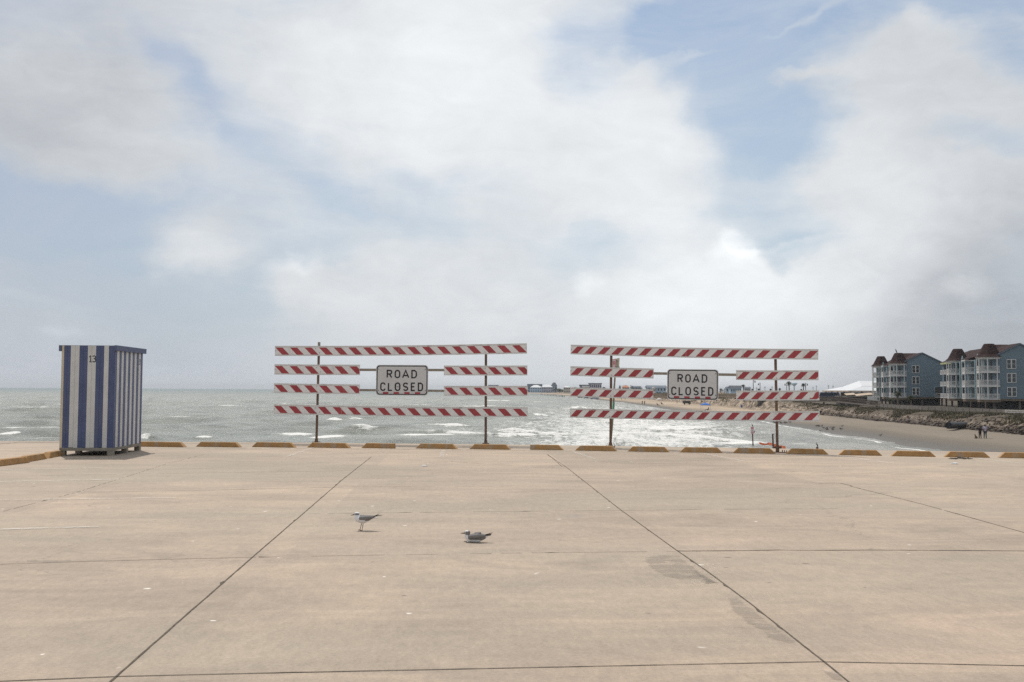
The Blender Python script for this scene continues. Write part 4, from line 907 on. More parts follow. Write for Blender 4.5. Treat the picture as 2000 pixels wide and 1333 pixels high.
def condo(A, length, label, extra=False, hip=False, name='apartment_building'):
    """long blue building on stilts: A = seaward corner nearest the camera, u to the right, v away"""
    U = Vector((.983, -.18, 0)); V = Vector((.18, .983, 0)); W = 11.1; Zb = .06; Ze = 9.0; Zr = 11.8; st = 2.98
    root = empty(name, A, label, 'building', 'blue apartment buildings behind the dune'); root.location.z = -2.3
    def p(u, v, z): return Vector((A.x, A.y, 0))+U*u+V*v+Vector((0, 0, z))
    def bx(m, u0, u1, v0, v1, z0, z1):
        vs = [p(u, v, z) for z in (z0, z1) for (u, v) in ((u0, v0), (u1, v0), (u1, v1), (u0, v1))]
        m.add(vs, [(0,3,2,1),(4,5,6,7),(0,1,5,4),(1,2,6,5),(2,3,7,6),(3,0,4,7)]); return m
    # body with gable wall facing the lot
    m = MB(); a = [p(0, 0, Zb), p(W, 0, Zb), p(W, 0, Ze), p(W/2, 0, Zr), p(0, 0, Ze)]; m.prism(a, V*length)
    wall = m.build('wall', M_AQUA, root)
    m = MB()
    for k in range(24):     # clapboard shadow lines on the gable
        z = Zb+.35*k+.3
        if z < Ze: bx(m, .25, W-.05, -.02, -.004, z, z+.02)
    m.build('siding', M_AQUA, wall)
    # roof slabs
    m = MB(); rr_ = .35; zl = length
    for s in (0, 1):
        u0 = -rr_ if s == 0 else W+rr_; um = W/2; ze = Ze-.17
        if hip:
            q = [p(u0, -.3, ze), p(um, -.3, Zr+.03), p(um, zl-5, Zr+.03), p(u0, zl+.3, ze)]
        else: q = [p(u0, -.3, ze), p(um, -.3, Zr+.03), p(um, zl+.3, Zr+.03), p(u0, zl+.3, ze)]
        m.add(q+[x+Vector((0, 0, .16)) for x in q], [(0, 1, 2, 3), (4, 5, 6, 7), (0, 1, 5, 4), (1, 2, 6, 5), (2, 3, 7, 6), (3, 0, 4, 7)])
    if hip: m.add([p(-rr_, zl+.3, Ze-.02), p(W/2, zl-5, Zr+.19), p(W+rr_, zl+.3, Ze-.02)], [(0, 1, 2)])
    roof = m.build('roof', M_ROOF, root)
    m = MB()
    for s in (0, 1):
        a = p(-.3, -.32, Ze-.12) if s == 0 else p(W+.3, -.32, Ze-.12); m.bar(a, p(W/2, -.32, Zr+.02), .06, .16)
    m.build('bargeboard', M_AQUA, roof)
    # cross gables on the roof
    for gv in (13.5,):
        m = MB(); q = [p(W*.22, gv-3.2, 10.1), p(W*.22, gv+3.2, 10.1), p(W*.22, gv, 12.0)]; m.prism(q, U*4.5); d = m.build('dormer', M_AQUA, roof)
        m = MB()
        for s in (-1, 1):
            q = [p(W*.20, gv+s*3.5, 10.0), p(W*.20, gv, 12.15), p(W*.62, gv, 12.15), p(W*.62, gv+s*3.5, 10.0)]; m.add(q+[x+Vector((0, 0, .1)) for x in q], [(0, 1, 2, 3), (4, 5, 6, 7), (0, 1, 5, 4), (1, 2, 6, 5), (2, 3, 7, 6), (3, 0, 4, 7)])
        m.build('dormer_roof', M_ROOF, d)
    # paired sash windows on the gable wall
    for k in range(3):
        z0 = Zb+.45+st*k
        for du in (0, .96):
            u0 = 2.85+du
            m = MB(); bx(m, u0, u0+.94, -.10, -.03, z0, z0+2.05); w = m.build('window', M_TRIM, root)
            m = MB(); bx(m, u0+.12, u0+.82, -.125, -.102, z0+.14, z0+1.0); bx(m, u0+.12, u0+.82, -.125, -.102, z0+1.08, z0+1.91); m.build('pane', M_GLASS, w)
    # entrance recess low on the right
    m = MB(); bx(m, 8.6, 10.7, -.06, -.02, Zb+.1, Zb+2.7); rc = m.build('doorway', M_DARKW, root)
    m = MB(); bx(m, 8.45, 8.6, -.12, -.02, Zb, Zb+2.85); bx(m, 10.7, 10.85, -.12, -.02, Zb, Zb+2.85); bx(m, 8.45, 10.85, -.12, -.02, Zb+2.7, Zb+2.85); m.build('door_frame', M_AQUL, rc)
    m = MB(); bx(m, 8.6, 10.9, -.9, -.85, Zb+1.0, Zb+1.06)
    for i in range(12): bx(m, 8.62+i*.2, 8.66+i*.2, -.9, -.86, Zb, Zb+1.0)
    bx(m, 8.5, 11.0, -.95, -.02, Zb-.12, Zb-.01); m.build('railing', M_TRIM, root)
    # turret balcony stacks and middle bay
    def balcony_stack(v0, rad, nside, roofed, uc=-.2, flat=False):
        c = p(uc, v0, 0); ang0 = math.atan2(U.y, U.x)
        cor = [c+Vector((math.cos(ang0+PI/nside+2*PI*k/nside), math.sin(ang0+PI/nside+2*PI*k/nside), 0))*rad for k in range(nside)]
        vis = [q for q in cor]
        for k in range(3):
            z = Zb+st*k
            m = MB(); m.prism([q+Vector((0, 0, z-.20)) for q in cor], Vector((0, 0, .20))); fl = m.build('balcony_floor', M_TRIM, root)
            m = MB()
            for a, b in zip(cor, cor[1:]+cor[:1]):
                if (a-c).dot(U) > rad*.55 and (b-c).dot(U) > rad*.55: continue
                m.bar(a+Vector((0, 0, z+1.0)), b+Vector((0, 0, z+1.0)), .07, .09); m.bar(a+Vector((0, 0, z+.12)), b+Vector((0, 0, z+.12)), .05, .07)
                nn = int((b-a).length/.16)
                for i in range(1, nn): q = a.lerp(b, i/nn); m.bar(q+Vector((0, 0, z+.1)), q+Vector((0, 0, z+1.0)), .05, .05, up=(0, 1, 0))
            m.build('balustrade', M_TRIM, fl)
            # header beam
            m = MB()
            for a, b in zip(cor, cor[1:]+cor[:1]): m.bar(a+Vector((0, 0, z+st-.35)), b+Vector((0, 0, z+st-.35)), .10, .25)
            m.build('header_beam', M_TRIM, fl)
            # inner wall of the balcony with its window and door
            inner = [c+(q-c)*.52 for q in cor]
            m = MB(); m.prism([q+Vector((0, 0, z)) for q in inner], Vector((0, 0, st-.22))); iw = m.build('bay_wall', M_AQUL if k % 2 == 0 else M_AQUA, fl)
            m = MB()
            for a, b in zip(inner, inner[1:]+inner[:1]):
                mid = (a+b)/2; nrm = (mid-c).normalized(); t = (b-a).normalized(); L = (b-a).length
                if nrm.dot(U) > .6: continue
                m.box(mid+nrm*.02+Vector((0, 0, z+1.25)), (L*.62, .05, 1.9), M=Matrix((t, nrm, Vector((0, 0, 1)))).transposed())
            m.build('bay_window', M_GLASS, fl)
        for q in cor:
            if (q-c).dot(U) > rad*.8: continue
            m = MB(); m.bar(q+Vector((0, 0, Zb-.2)), q+Vector((0, 0, Ze)), .16, .16, up=(0, 1, 0)); m.build('balcony_post', M_TRIM, root)
        m = MB(); m.prism([c+(q-c)*.98+Vector((0, 0, Zb-.75)) for q in cor], Vector((0, 0, .5))); m.build('floor_beam', M_UNDER, root)
        if roofed:
            m = MB(); prof = [(rad+.35, 0), (rad+.30, .10), (rad*.90, .60), (rad*.72, 1.45), (rad*.50, 2.55), (rad*.40, 2.90)]
            m.lathe([(a, b+Ze) for a, b in prof], (c.x, c.y, 0), nside, ph=ang0+PI/nside)
            t = m.build('turret_roof', M_ROOF, root)
            m = MB(); m.lathe([(rad+.28, Ze-.16), (rad+.36, Ze-.02)], (c.x, c.y, 0), nside, ph=ang0+PI/nside); m.build('eave', M_TRIM, t)
        return c
    tops = [balcony_stack(1.6, 2.5, 8, True), balcony_stack(29.0, 2.5, 8, True)]
    balcony_stack(16.0, 2.9, 6, False, uc=.5)
    m = MB(); q = [p(-.35, 12.8, Ze+.05), p(-.35, 19.2, Ze+.05), p(2.6, 16, 10.6)]; m.add([p(-2.1, 13.6, Ze), p(-2.1, 18.4, Ze), p(2.4, 19.4, 10.2), p(2.4, 12.6, 10.2)]+[p(-2.1, 13.6, Ze-.1), p(-2.1, 18.4, Ze-.1), p(2.4, 19.4, 10.0), p(2.4, 12.6, 10.0)], [(0, 1, 2, 3), (4, 5, 6, 7), (0, 1, 5, 4), (1, 2, 6, 5), (2, 3, 7, 6), (3, 0, 4, 7)]); m.build('bay_roof', M_ROOF, root)
    # projecting pilaster walls with pointed heads
    for v0 in (9.0, 22.5):
        m = MB(); q = [p(-1.25, v0, Zb-.1), p(.1, v0, Zb-.1), p(.1, v0, Ze-.1), p(-.35, v0, Ze-.1), p(-.62, v0, Ze+1.0), p(-.90, v0, Ze-.3), p(-1.25, v0, Ze-.3)]; m.prism(q, V*.5); pl = m.build('gable_pier', M_AQUL, root)
        for k in range(3):
            m = MB(); bx(m, -1.02, -.42, v0-.05, v0-.01, Zb+.4+st*k, Zb+2.3+st*k); m.build('slit_window', M_GLASS, pl)
    # wing windows further along
    if extra:
        for k in range(3):
            for v0 in (35, 38.5, 42):
                m = MB(); bx(m, -.05, -.01, v0, v0+2.2, Zb+.3+st*k, Zb+2.4+st*k); w = m.build('window', M_GLASS, root)
                m = MB(); bx(m, -.9, -.84, v0-.4, v0+2.6, Zb+.9+st*k, Zb+1.0+st*k); bx(m, -.9, -.02, v0-.4, v0+2.6, Zb-.15+st*k, Zb+st*k)
                for i in range(14): bx(m, -.9, -.86, v0-.4+i*.22, v0-.34+i*.22, Zb+st*k, Zb+.9+st*k)
                m.build('balcony', M_TRIM, root)
        m = MB(); bx(m, -.7, .0, 34, 45, Ze-.55, Ze-.1); m.build('unfinished_soffit', M_YEL, root)
    # stilts, beams and the dark parking level
    m = MB(); bx(m, .1, W-.1, .1, length-.1, Zb-.45, Zb-.01); m.build('floor_beam', M_UNDER, root)
    for v0 in np.arange(.6, length, 6.2):
        for u0 in (.4, 5.5, W-.6):
            m = MB(); bx(m, u0-.2, u0+.2, v0-.2, v0+.2, -3.0, Zb-.45); m.build('stilt', M_PILE, root)
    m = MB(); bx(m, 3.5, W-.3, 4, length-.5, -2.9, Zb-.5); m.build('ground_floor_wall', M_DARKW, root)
    return root, tops
A2 = Vector((1.0*103.8+.0, 222, 0)); A2 = Vector((103.0, 219.5, 0))
B2, _ = condo(A2, 46, 'larger blue apartment building cut by the right border, brown turrets and white balconies', extra=True, hip=True)
A1 = Vector((104.4, 275, 0))
B1, tops1 = condo(A1, 34, 'smaller blue apartment building, its whole gable wall in view, bird on its turret')
def simple_bird(name, c, h, lean=0.0, m_=None, face=1):
    s = h
    m = MB(); f = face
    m.tube([c+Vector((-.22*f*s, 0, .02*s)), c+Vector((-.12*f*s, 0, .28*s)), c+Vector((.02*f*s, 0, .55*s)), c+Vector((.10*f*s, 0, .72*s)), c+Vector((.10*f*s, 0, .88*s)), c+Vector((.14*f*s, 0, 1.0*s))],
           [.03*s, .11*s, .15*s, .10*s, .055*s, .045*s], 8)
    m.tube([c+Vector((.14*f*s, 0, .98*s)), c+Vector((.24*f*s, 0, .97*s)), c+Vector((.42*f*s, 0, .90*s))], [.05*s, .04*s, .012*s], 6)
    m.tube([c+Vector((-.02*f*s, .04*s, .3*s)), c+Vector((0, .04*s, -.02*s))], .02*s, 5); m.tube([c+Vector((-.02*f*s, -.04*s, .3*s)), c+Vector((0, -.04*s, -.02*s))], .02*s, 5)
    return m.build(name, m_ or M_BIRDK, origin=c, smooth=True)
M_BIRDK = mat('black_feathers', (0.018, 0.018, 0.020), .7, .3, 5)
M_BIRDB = mat('brown_feathers', (0.09, 0.08, 0.075), .8, .3, 5)
c = tops1[0]+Vector((-.6, 0, 11.82)); tag(simple_bird('pelican', c, 1.15, m_=M_BIRDB, face=-1), 'large dark bird perched on top of the brown turret of the blue building', 'bird')

# white-roofed pavilion
M_WROOF = mat('white_metal_roof', (0.60, 0.61, 0.62), .45, .03, .5)
M_TAN = mat('tan_fascia', (0.36, 0.26, 0.18), .8, .15, 1)
def pavilion():
    D = 400; c0 = at(1657, 763, D); root = empty('pavilion', (c0.x+12, D+12, -2.3), 'low open pavilion with a large white metal hip roof left of the blue buildings', 'pavilion')
    a = at(1606, 761.8, 425); b = at(1657, 763.2, 385); c = at(1840, 763.6, 440)
    ze = 1.75; a.z = b.z = c.z = ze; d = a+(c-b)
    i1 = .30; cen = (a+c)/2
    def lift(q, f, z): return Vector((q.x+(cen.x-q.x)*f, q.y+(cen.y-q.y)*f, z))
    m = MB(); lo = [a, b, c, d]; mid = [lift(q, .34, ze+1.6) for q in lo]; up = [lift(q, .36, ze+1.85) for q in lo]; e1 = (up[0]+up[1])/2; e2 = (up[2]+up[3])/2
    r1 = e1+(e2-e1)*.10; r2 = e2-(e2-e1)*.10; r1.z = r2.z = ze+4.0
    m.add(lo+mid, [(0, 1, 5, 4), (1, 2, 6, 5), (2, 3, 7, 6), (3, 0, 4, 7)]); m.add(mid+up, [(0, 1, 5, 4), (1, 2, 6, 5), (2, 3, 7, 6), (3, 0, 4, 7)])
    m.add(up+[r1, r2], [(0, 1, 4), (1, 2, 5, 4), (2, 3, 5), (3, 0, 4, 5)]); m.build('roof', M_WROOF, root)
    m = MB()
    for p_, q_ in ((a, b), (b, c), (c, d), (d, a)): m.bar(p_+Vector((0, 0, -.25)), q_+Vector((0, 0, -.25)), .12, .5)
    m.build('fascia', M_TAN, root)
    for p_, q_, n_ in ((a, b, 4), (b, c, 5), (c, d, 4), (d, a, 5)):
        for i in range(n_):
            q = lift(p_.lerp(q_, i/n_), .06, 0); m = MB(); m.box(Vector((q.x, q.y, -.4)), (.45, .45, 3.9)); m.build('column', M_PILE, root)
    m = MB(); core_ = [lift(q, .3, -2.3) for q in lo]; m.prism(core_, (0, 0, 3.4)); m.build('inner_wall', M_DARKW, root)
pavilion()

# generic houses far along the shore
def house(px0, px1, y_eave, y_ridge, D, wall, roof, label, rooftype='hip', cat='house', zb=-2.4, depth=None, nwin=3, name='beach_house', group=None, floors=2):
    a = at(px0, y_eave, D); b = at(px1, y_eave, D); zr = at((px0+px1)/2, y_ridge, D).z; W = b.x-a.x; dp = depth or min(W*.8, 14); ze = a.z
    zb = min(zb, ze-2.5)
    root = empty(name, ((a.x+b.x)/2, D+dp/2, zb), label, cat, group)
    def bx(m, x0, x1, y0, y1, z0, z1): m.box(((x0+x1)/2, (y0+y1)/2, (z0+z1)/2), (x1-x0, y1-y0, z1-z0))
    m = MB(); bx(m, a.x, b.x, D, D+dp, zb, ze); m.build('wall', wall, root)
    m = MB(); o = W*.03+.2; x0, x1, y0, y1 = a.x-o, b.x+o, D-o, D+dp+o; xm = (x0+x1)/2; ym = (y0+y1)/2
    if rooftype == 'hip':
        k = min((x1-x0)/2, dp/2)*.9; vs = [(x0, y0, ze), (x1, y0, ze), (x1, y1, ze), (x0, y1, ze), (x0+k, ym, zr), (x1-k, ym, zr)]; fs = [(0, 1, 5, 4), (1, 2, 5), (2, 3, 4, 5), (3, 0, 4), (0, 3, 2, 1)]
    elif rooftype == 'gable':
        vs = [(x0, y0, ze), (x1, y0, ze), (x1, y1, ze), (x0, y1, ze), (x0, ym, zr), (x1, ym, zr)]; fs = [(0, 1, 5, 4), (1, 2, 5), (2, 3, 4, 5), (3, 0, 4), (0, 3, 2, 1)]
    elif rooftype == 'front':
        vs = [(x0, y0, ze), (x1, y0, ze), (x1, y1, ze), (x0, y1, ze), (xm, y0, zr), (xm, y1, zr)]; fs = [(0, 1, 4), (1, 2, 5, 4), (2, 3, 5), (3, 0, 4, 5), (0, 3, 2, 1)]
    else:
        vs = [(x0, y0, ze), (x1, y0, ze), (x1, y1, ze), (x0, y1, ze), (x0, y0, zr), (x1, y0, zr), (x1, y1, zr), (x0, y1, zr)]; fs = [(0, 3, 2, 1), (4, 5, 6, 7), (0, 1, 5, 4), (1, 2, 6, 5), (2, 3, 7, 6), (3, 0, 4, 7)]
    m.add(vs, fs); m.build('roof', roof, root)
    H = ze-max(zb, -2.4)
    for fl in range(floors):
        for i in range(nwin):
            cx_ = a.x+W*(i+.5)/nwin; cz = max(zb, -2.4)+H*(fl+.55)/floors; ww = W/nwin*.45; wh = H/floors*.42
            m = MB(); bx(m, cx_-ww/2, cx_+ww/2, D-.12, D-.02, cz-wh/2, cz+wh/2); m.build('window', M_GLASS, root)
    return root
M_FW1 = mat('pale_blue_grey_wall', (0.22, 0.27, 0.33), .8, .08, .2); M_FW2 = mat('light_lilac_wall', (0.36, 0.36, 0.42), .8, .06, .2); M_FW3 = mat('cream_wall', (0.42, 0.39, 0.34), .8, .06, .2)
M_FR1 = mat('grey_shingle_roof', (0.135, 0.155, 0.185), .9, .1, .3); M_FR2 = mat('orange_tile_roof', (0.46, 0.19, 0.11), .9, .1, .3); M_FR3 = mat('dark_slate_roof', (0.09, 0.10, 0.12), .9, .1, .3)
M_LBL = mat('light_blue_wall', (0.36, 0.46, 0.56), .8, .05, .2)
H_ = [
 (954, 973, 753.5, 752.2, 2300, M_FW1, M_FR1, 'tiny pale block showing just above a striped rail, farthest building on the left', 'flat', 'building', 3),
 (1031, 1058, 756, 750.5, 1350, M_FW1, M_FR1, 'blue-grey seafront block in the gap between barricades, far across the water', 'flat', 'building', 6),
 (1036, 1058, 757, 752.5, 1300, M_LBL, M_WROOF, 'long low house with a white roof in front of the blue-grey seafront block', 'hip', 'house', 5),
 (1058, 1079, 756.5, 751.5, 1300, M_FW2, M_WROOF, 'lilac house with a broad white pyramid roof on the far shore', 'hip', 'house', 5),
 (1077, 1088, 754, 747.5, 1400, M_FW1, M_FR3, 'tallest dark block on the far shore, right of the white pyramid roof', 'hip', 'building', 2),
 (1101, 1114, 757, 754.6, 1200, M_FW3, M_WROOF, 'small cream house with a white roof at the left end of the right barricade', 'hip', 'house', 3),
 (1133, 1152, 754, 751.8, 900, M_FW1, M_FR3, 'flat dark-roofed building left of the pale glass block', 'flat', 'building', 3),
 (1139, 1151, 756.5, 754.0, 860, M_FW3, M_WROOF, 'low hut with a bright white awning roof under the dark-roofed building', 'flat', 'building', 2),
 (1151, 1175, 750, 748.6, 900, M_FW2, M_FR1, 'pale flat-topped block, highest roof above the third rail near the first right post', 'flat', 'building', 6),
 (1216, 1229, 757, 753.2, 700, M_FW3, M_FR2, 'house with an orange tiled roof between two dark trees', 'hip', 'house', 3),
 (1235, 1251, 757, 754.3, 720, M_FW1, M_FR1, 'small grey-roofed house right of the orange-roofed one', 'gable', 'house', 3),
 (1265, 1301, 757.5, 753.2, 640, M_LBL, M_FR1, 'light blue house with a long grey roof, left of the right ROAD CLOSED sign', 'gable', 'house', 6),
 (1274, 1280, 759, 755.8, 620, M_TRIM, M_TRIM, 'narrow white gabled porch at the left end of the light blue house', 'front', 'porch', 1),
 (1418, 1428, 757.5, 755.2, 520, M_LBL, M_FR1, 'small blue-grey wing left of the big grey-roofed house', 'hip', 'house', 2),
 (1427, 1448, 758, 753.4, 500, M_LBL, M_FR3, 'big house with a steep dark grey roof right of the right ROAD CLOSED sign', 'gable', 'house', 5),
 (1455, 1466, 759, 756.2, 560, M_FW2, M_FR1, 'lilac-roofed house half hidden behind a short palm', 'gable', 'house', 3),
]
for (a, b, ye, yr, D, wm, rm, lb, rt, ct, nw) in H_:
    house(a, b, ye, yr, D, wm, rm, lb, rt, ct, nwin=nw, name='beach_house' if ct == 'house' else ('porch' if ct == 'porch' else 'seafront_block'), floors=2 if D < 1500 else 1)

# ---------------------------------------------------------------- trees, palms, poles
M_LEAF = mat('dark_foliage', (0.045, 0.058, 0.030), .9, .35, .8); M_LEAF2 = mat('palm_fronds', (0.050, 0.055, 0.028), .85, .3, 1); M_TRUNK = mat('palm_trunk', (0.13, 0.10, 0.075), .95, .3, 3)
def leafblob(m, c, rx, ry, rz_, n, sz):
    for i in range(n):
        th_ = random.uniform(0, 2*PI); ph = math.acos(random.uniform(-1, 1)); r = random.uniform(.35, 1)**.6
        p_ = c+Vector((rx*r*math.sin(ph)*math.cos(th_), ry*r*math.sin(ph)*math.sin(th_), rz_*r*math.cos(ph)))
        u = Vector((random.uniform(-1, 1), random.uniform(-1, 1), random.uniform(-1, 1))).normalized(); v = u.orthogonal().normalized(); s = sz*random.uniform(.6, 1.4)
        m.add([p_-u*s, p_+v*s*.6, p_+u*s, p_-v*s*.6], [(0, 1, 2, 3)])
def tree(px, ytop, D, wpx, label, n=260):
    x = at(px, 762, D).x; zt = at(px, ytop, D).z; zb = -2.4; W = wpx*D/2000; h = zt-zb; c = Vector((x, D, 0))
    root = empty('tree', (x, D, zb), label, 'tree', 'trees among the far houses')
    m = MB(); m.tube([c+Vector((0, 0, zb)), c+Vector((W*.05, 0, zb+h*.4)), c+Vector((0, 0, zb+h*.75))], [W*.06, W*.045, W*.02], 7)
    for s in (-1, 1): m.tube([c+Vector((W*.04, 0, zb+h*.38)), c+Vector((s*W*.25, s*W*.1, zb+h*.68))], [W*.03, W*.012], 5)
    m.build('trunk', M_TRUNK, root)
    m = MB()
    for k in range(6):
        q = c+Vector((random.uniform(-.30, .30)*W, random.uniform(-.25, .25)*W, zb+h*random.uniform(.48, .86))); leafblob(m, q, W*.24, W*.24, h*.14, n//6, W*.06)
    m.build('crown', M_LEAF, root)
def palm(px, ytop, D, wpx, label, zb=-2.4, ybase=None):
    x = at(px, 762, D).x; zt = at(px, ytop, D).z; W = wpx*D/2000; c = Vector((x, D, 0)); hc_ = zt-W*.42
    root = empty('palm_tree', (x, D, zb), label, 'palm tree', 'palm trees behind the dune')
    m = MB(); m.tube([c+Vector((0, 0, zb)), c+Vector((.1, 0, (zb+hc_)/2)), c+Vector((0, 0, hc_))], [.26, .2, .18], 8)
    m.build('trunk', M_TRUNK, root)
    m = MB(); R = W*.52
    for i in range(34):
        a = random.uniform(0, 2*PI); e = random.uniform(-.9, 1.3); L = R*random.uniform(.8, 1.1); d = Vector((math.cos(a)*math.cos(e), math.sin(a)*math.cos(e), math.sin(e)))
        sid = Vector((-math.sin(a), math.cos(a), 0)); prev = c+Vector((0, 0, hc_)); pts = [prev]
        for k in range(1, 6): t = k/5; pts.append(c+Vector((0, 0, hc_))+d*L*t+Vector((0, 0, -L*.45*t*t)))
        m.tube(pts, [.04*W/4]*5+[.01], 4)
        for k in range(2, 6):
            for s in (-1, 1):
                for q in (0, .5):
                    b_ = pts[k].lerp(pts[k-1], q); tip = b_+sid*s*L*.20*(1.1-abs(k-3)*.2)+d*L*.1+Vector((0, 0, -L*.08)); m.add([b_-d*L*.03, b_+d*L*.05, tip], [(0, 1, 2)])
    leafblob(m, c+Vector((0, 0, hc_-R*.3)), R*.26, R*.26, R*.35, 60, R*.14); leafblob(m, c+Vector((0, 0, hc_)), R*.75, R*.75, R*.6, 130, R*.13)
    m.build('crown', M_LEAF2, root)
for a in [(1209, 752, 690, 9, 'dark tree just left of the orange-roofed house'), (1221, 751, 760, 12, 'tree top rising behind the orange roof'), (1233, 750.5, 690, 9, 'dark tree just right of the orange-roofed house'),
          (1252, 753.5, 700, 9, 'rounded tree between the small grey-roofed house and the light blue house'), (1300, 752.5, 650, 9, 'dark tree touching the left edge of the right ROAD CLOSED sign'),
          (1409, 758, 520, 10, 'low bushy tree just right of the right ROAD CLOSED sign'), (1416, 757, 540, 8, 'bushy tree beside the small blue-grey wing'), (1180, 753, 880, 9, 'tree right of the pale flat-topped block'),
          (1122, 755.5, 1100, 14, 'low dark trees behind the left end of the right barricade'), (1093, 759, 1250, 10, 'low tree in the gap right of the tallest far block'), (1084, 756, 1250, 9, 'tree in front of the tallest far block')]: tree(*a)
tree(1739, 777, 236, 15, 'round leafy bush left of the palm in front of the left blue building', 420)
for a in [(1451.5, 750, 400, 8.5, 'short palm right of the big grey-roofed house'), (1469, 759, 400, 5, 'low palm at the foot of the tallest street lamp'), (1482, 758.5, 400, 6, 'low palm beside the second street lamp'),
          (1505, 758.8, 420, 5.5, 'low palm between the second lamp and the clamped post'), (1523, 757.5, 400, 6.5, 'low palm just right of the clamped post'), (1541, 743.5, 400, 11.5, 'tallest palm, just left of the water tower'),
          (1569, 747.8, 400, 10.5, 'tall palm right of the water tower'), (1565, 759.5, 420, 5, 'low palm at the foot of the tall palm right of the water tower'),
          (1753, 762, 245, 17, 'leafy palm in front of the balconies of the left blue building'), (1779, 770, 240, 16, 'fan palm in front of the gable windows of the left blue building')]: palm(*a)
M_POLE = mat('dark_pole', (0.07, 0.075, 0.08), .6, .2, 2)
def lamp(px, ytop, D, side, label, w=.2, arms=True, cat='street lamp', name='street_lamp', group='street lamps behind the dune'):
    x = at(px, 762, D).x; zt = at(px, ytop, D).z; c = Vector((x, D, 0)); root = empty(name, (x, D, -2.4), label, cat, group)
    m = MB(); m.tube([c+Vector((0, 0, -2.4)), c+Vector((0, 0, zt))], [w*.7, w*.5], 8); m.build('pole', M_POLE, root)
    if arms:
        m = MB(); zz = zt-.3; m.tube([c+Vector((0, 0, zz)), c+Vector((side*.35, 0, zz+.15)), c+Vector((side*.65, 0, zz-.1))], .05, 6); ar = m.build('arm', M_POLE, root)
        m = MB(); m.lathe([(.05, 0), (.12, -.1), (.33, -.55), (.30, -.62), (.10, -.75)], (x+side*.65, D, zz-.05), 10); m.build('lamp_head', M_POLE, ar)
    else:
        m = MB(); m.box(c+Vector((0, 0, zt-.6)), (1.5, .12, .12)); m.build('arm', M_POLE, root)
lamp(1471.3, 742, 380, 1, 'tallest street lamp, in the gap right of the big grey-roofed house', .24)
lamp(1484.5, 747.5, 420, -1, 'second street lamp to the right of the tallest one', .24)
lamp(1573.5, 748, 400, 1, 'street lamp touching the palm right of the water tower', .22)
lamp(1536.6, 748, 400, -1, 'thin pole touching the left side of the tallest palm', .2)
for px, yt, lb in [(1494, 755, 'thin utility pole third from the left among the far poles'), (1508, 754.5, 'utility pole left of the clamped barricade post'), (1588, 756, 'thin mast beyond the right end of the rails'), (1594.5, 753, 'taller thin mast above the peeled stripe'),
                   (1618, 752.5, 'pole above the left end of the pavilion'), (1627, 753, 'pole with a small crossarm above the pavilion eave'), (1478, 756.5, 'faint short pole between the two street lamps')]:
    lamp(px, yt, 600, 1, lb, .22, False, 'utility pole', 'utility_pole', 'thin poles on the skyline')
# water tower
M_WT = mat('pale_blue_tank', (0.30, 0.44, 0.50), .5, .04, .1)
def wtower():
    D = 2500; c = at(1551.2, 762, D); x = c.x; root = empty('water_tower', (x, D, -2.4), 'pale blue water tower with a bulbous tank between two palms', 'water tower')
    k = D/2000; z0 = at(1551, 754.5, D).z; z1 = at(1551, 747.8, D).z; R = 6.3*k
    m = MB(); m.lathe([(1.3*k, z0-.5*k), (2.6*k, z0+1.3*k), (5.2*k, z0+3.0*k), (R, z0+4.6*k), (R*.92, z0+5.8*k), (R*.6, z1-.3*k), (.4, z1)], (x, D, 0), 24); m.build('tank', M_WT, root, smooth=True)
    m = MB(); m.lathe([(2.2*k, -2.4), (1.1*k, 1.5), (1.0*k, z0-.3*k), (1.35*k, z0)], (x, D, 0), 16); m.build('stem', M_WT, root, smooth=True)
wtower()

# ---------------------------------------------------------------- fence, boardwalk, seawall
M_FENCE = mat('grey_fence_boards', (0.20, 0.178, 0.155), .9, .22, 1.5, .3)
def fence():
    pts = [(1718, 797.5, 789, 228), (1765, 801.8, 791.6, 215), (1800, 805, 793.3, 205), (1880, 806, 796.5, 192), (1959, 807, 800.2, 180)]
    P_ = []
    for px, yb, yt, r in pts: b = at(px, yb, r); t = at(px, yt, r); P_.append((b, t.z))
    root = empty('board_fence', P_[2][0], 'long grey wooden board fence along the top of the dune below the blue buildings', 'fence')
    for (a, za), (b, zb) in zip(P_[:-1], P_[1:]):
        L = (b-a).length; n_ = int(L/.20); m = MB()
        for i in range(n_):
            t0 = i/n_; q = a.lerp(b, (i+.5)/n_); zt = za+(zb-za)*t0+random.uniform(-.03, .03); d = (b-a).normalized()
            m.box((q.x, q.y+random.uniform(0, .03), (q.z-.5+zt)/2), (L/n_*.88, .03, zt-q.z+.5), rz=math.atan2(d.y, d.x))
        m.build('board_panel', M_FENCE, root)
        for t0 in np.linspace(0, 1, 7)[:-1]:
            q = a.lerp(b, t0); zt = za+(zb-za)*t0; m = MB(); m.box((q.x, q.y-.08, (q.z-.5+zt+.1)/2), (.12, .12, zt+.1-q.z+.5)); m.build('post', M_FENCE, root)
fence()
def lowrail():
    root = empty('low_railing', at(1985, 808, 175), 'low white rail right of the board fence at the right border', 'railing'); A = at(1964, 801.5, 178); B = at(2060, 806, 168)
    for k, dz in enumerate((0, -.35)): m = MB(); m.bar(A+Vector((0, 0, dz)), B+Vector((0, 0, dz)), .08, .12); m.build('rail', M_TRIM, root)
    for i in range(9): q = A.lerp(B, i/8); m = MB(); m.box(q+Vector((0, 0, -.55)), (.10, .10, 1.3)); m.build('post', M_TRIM, root)
lowrail()
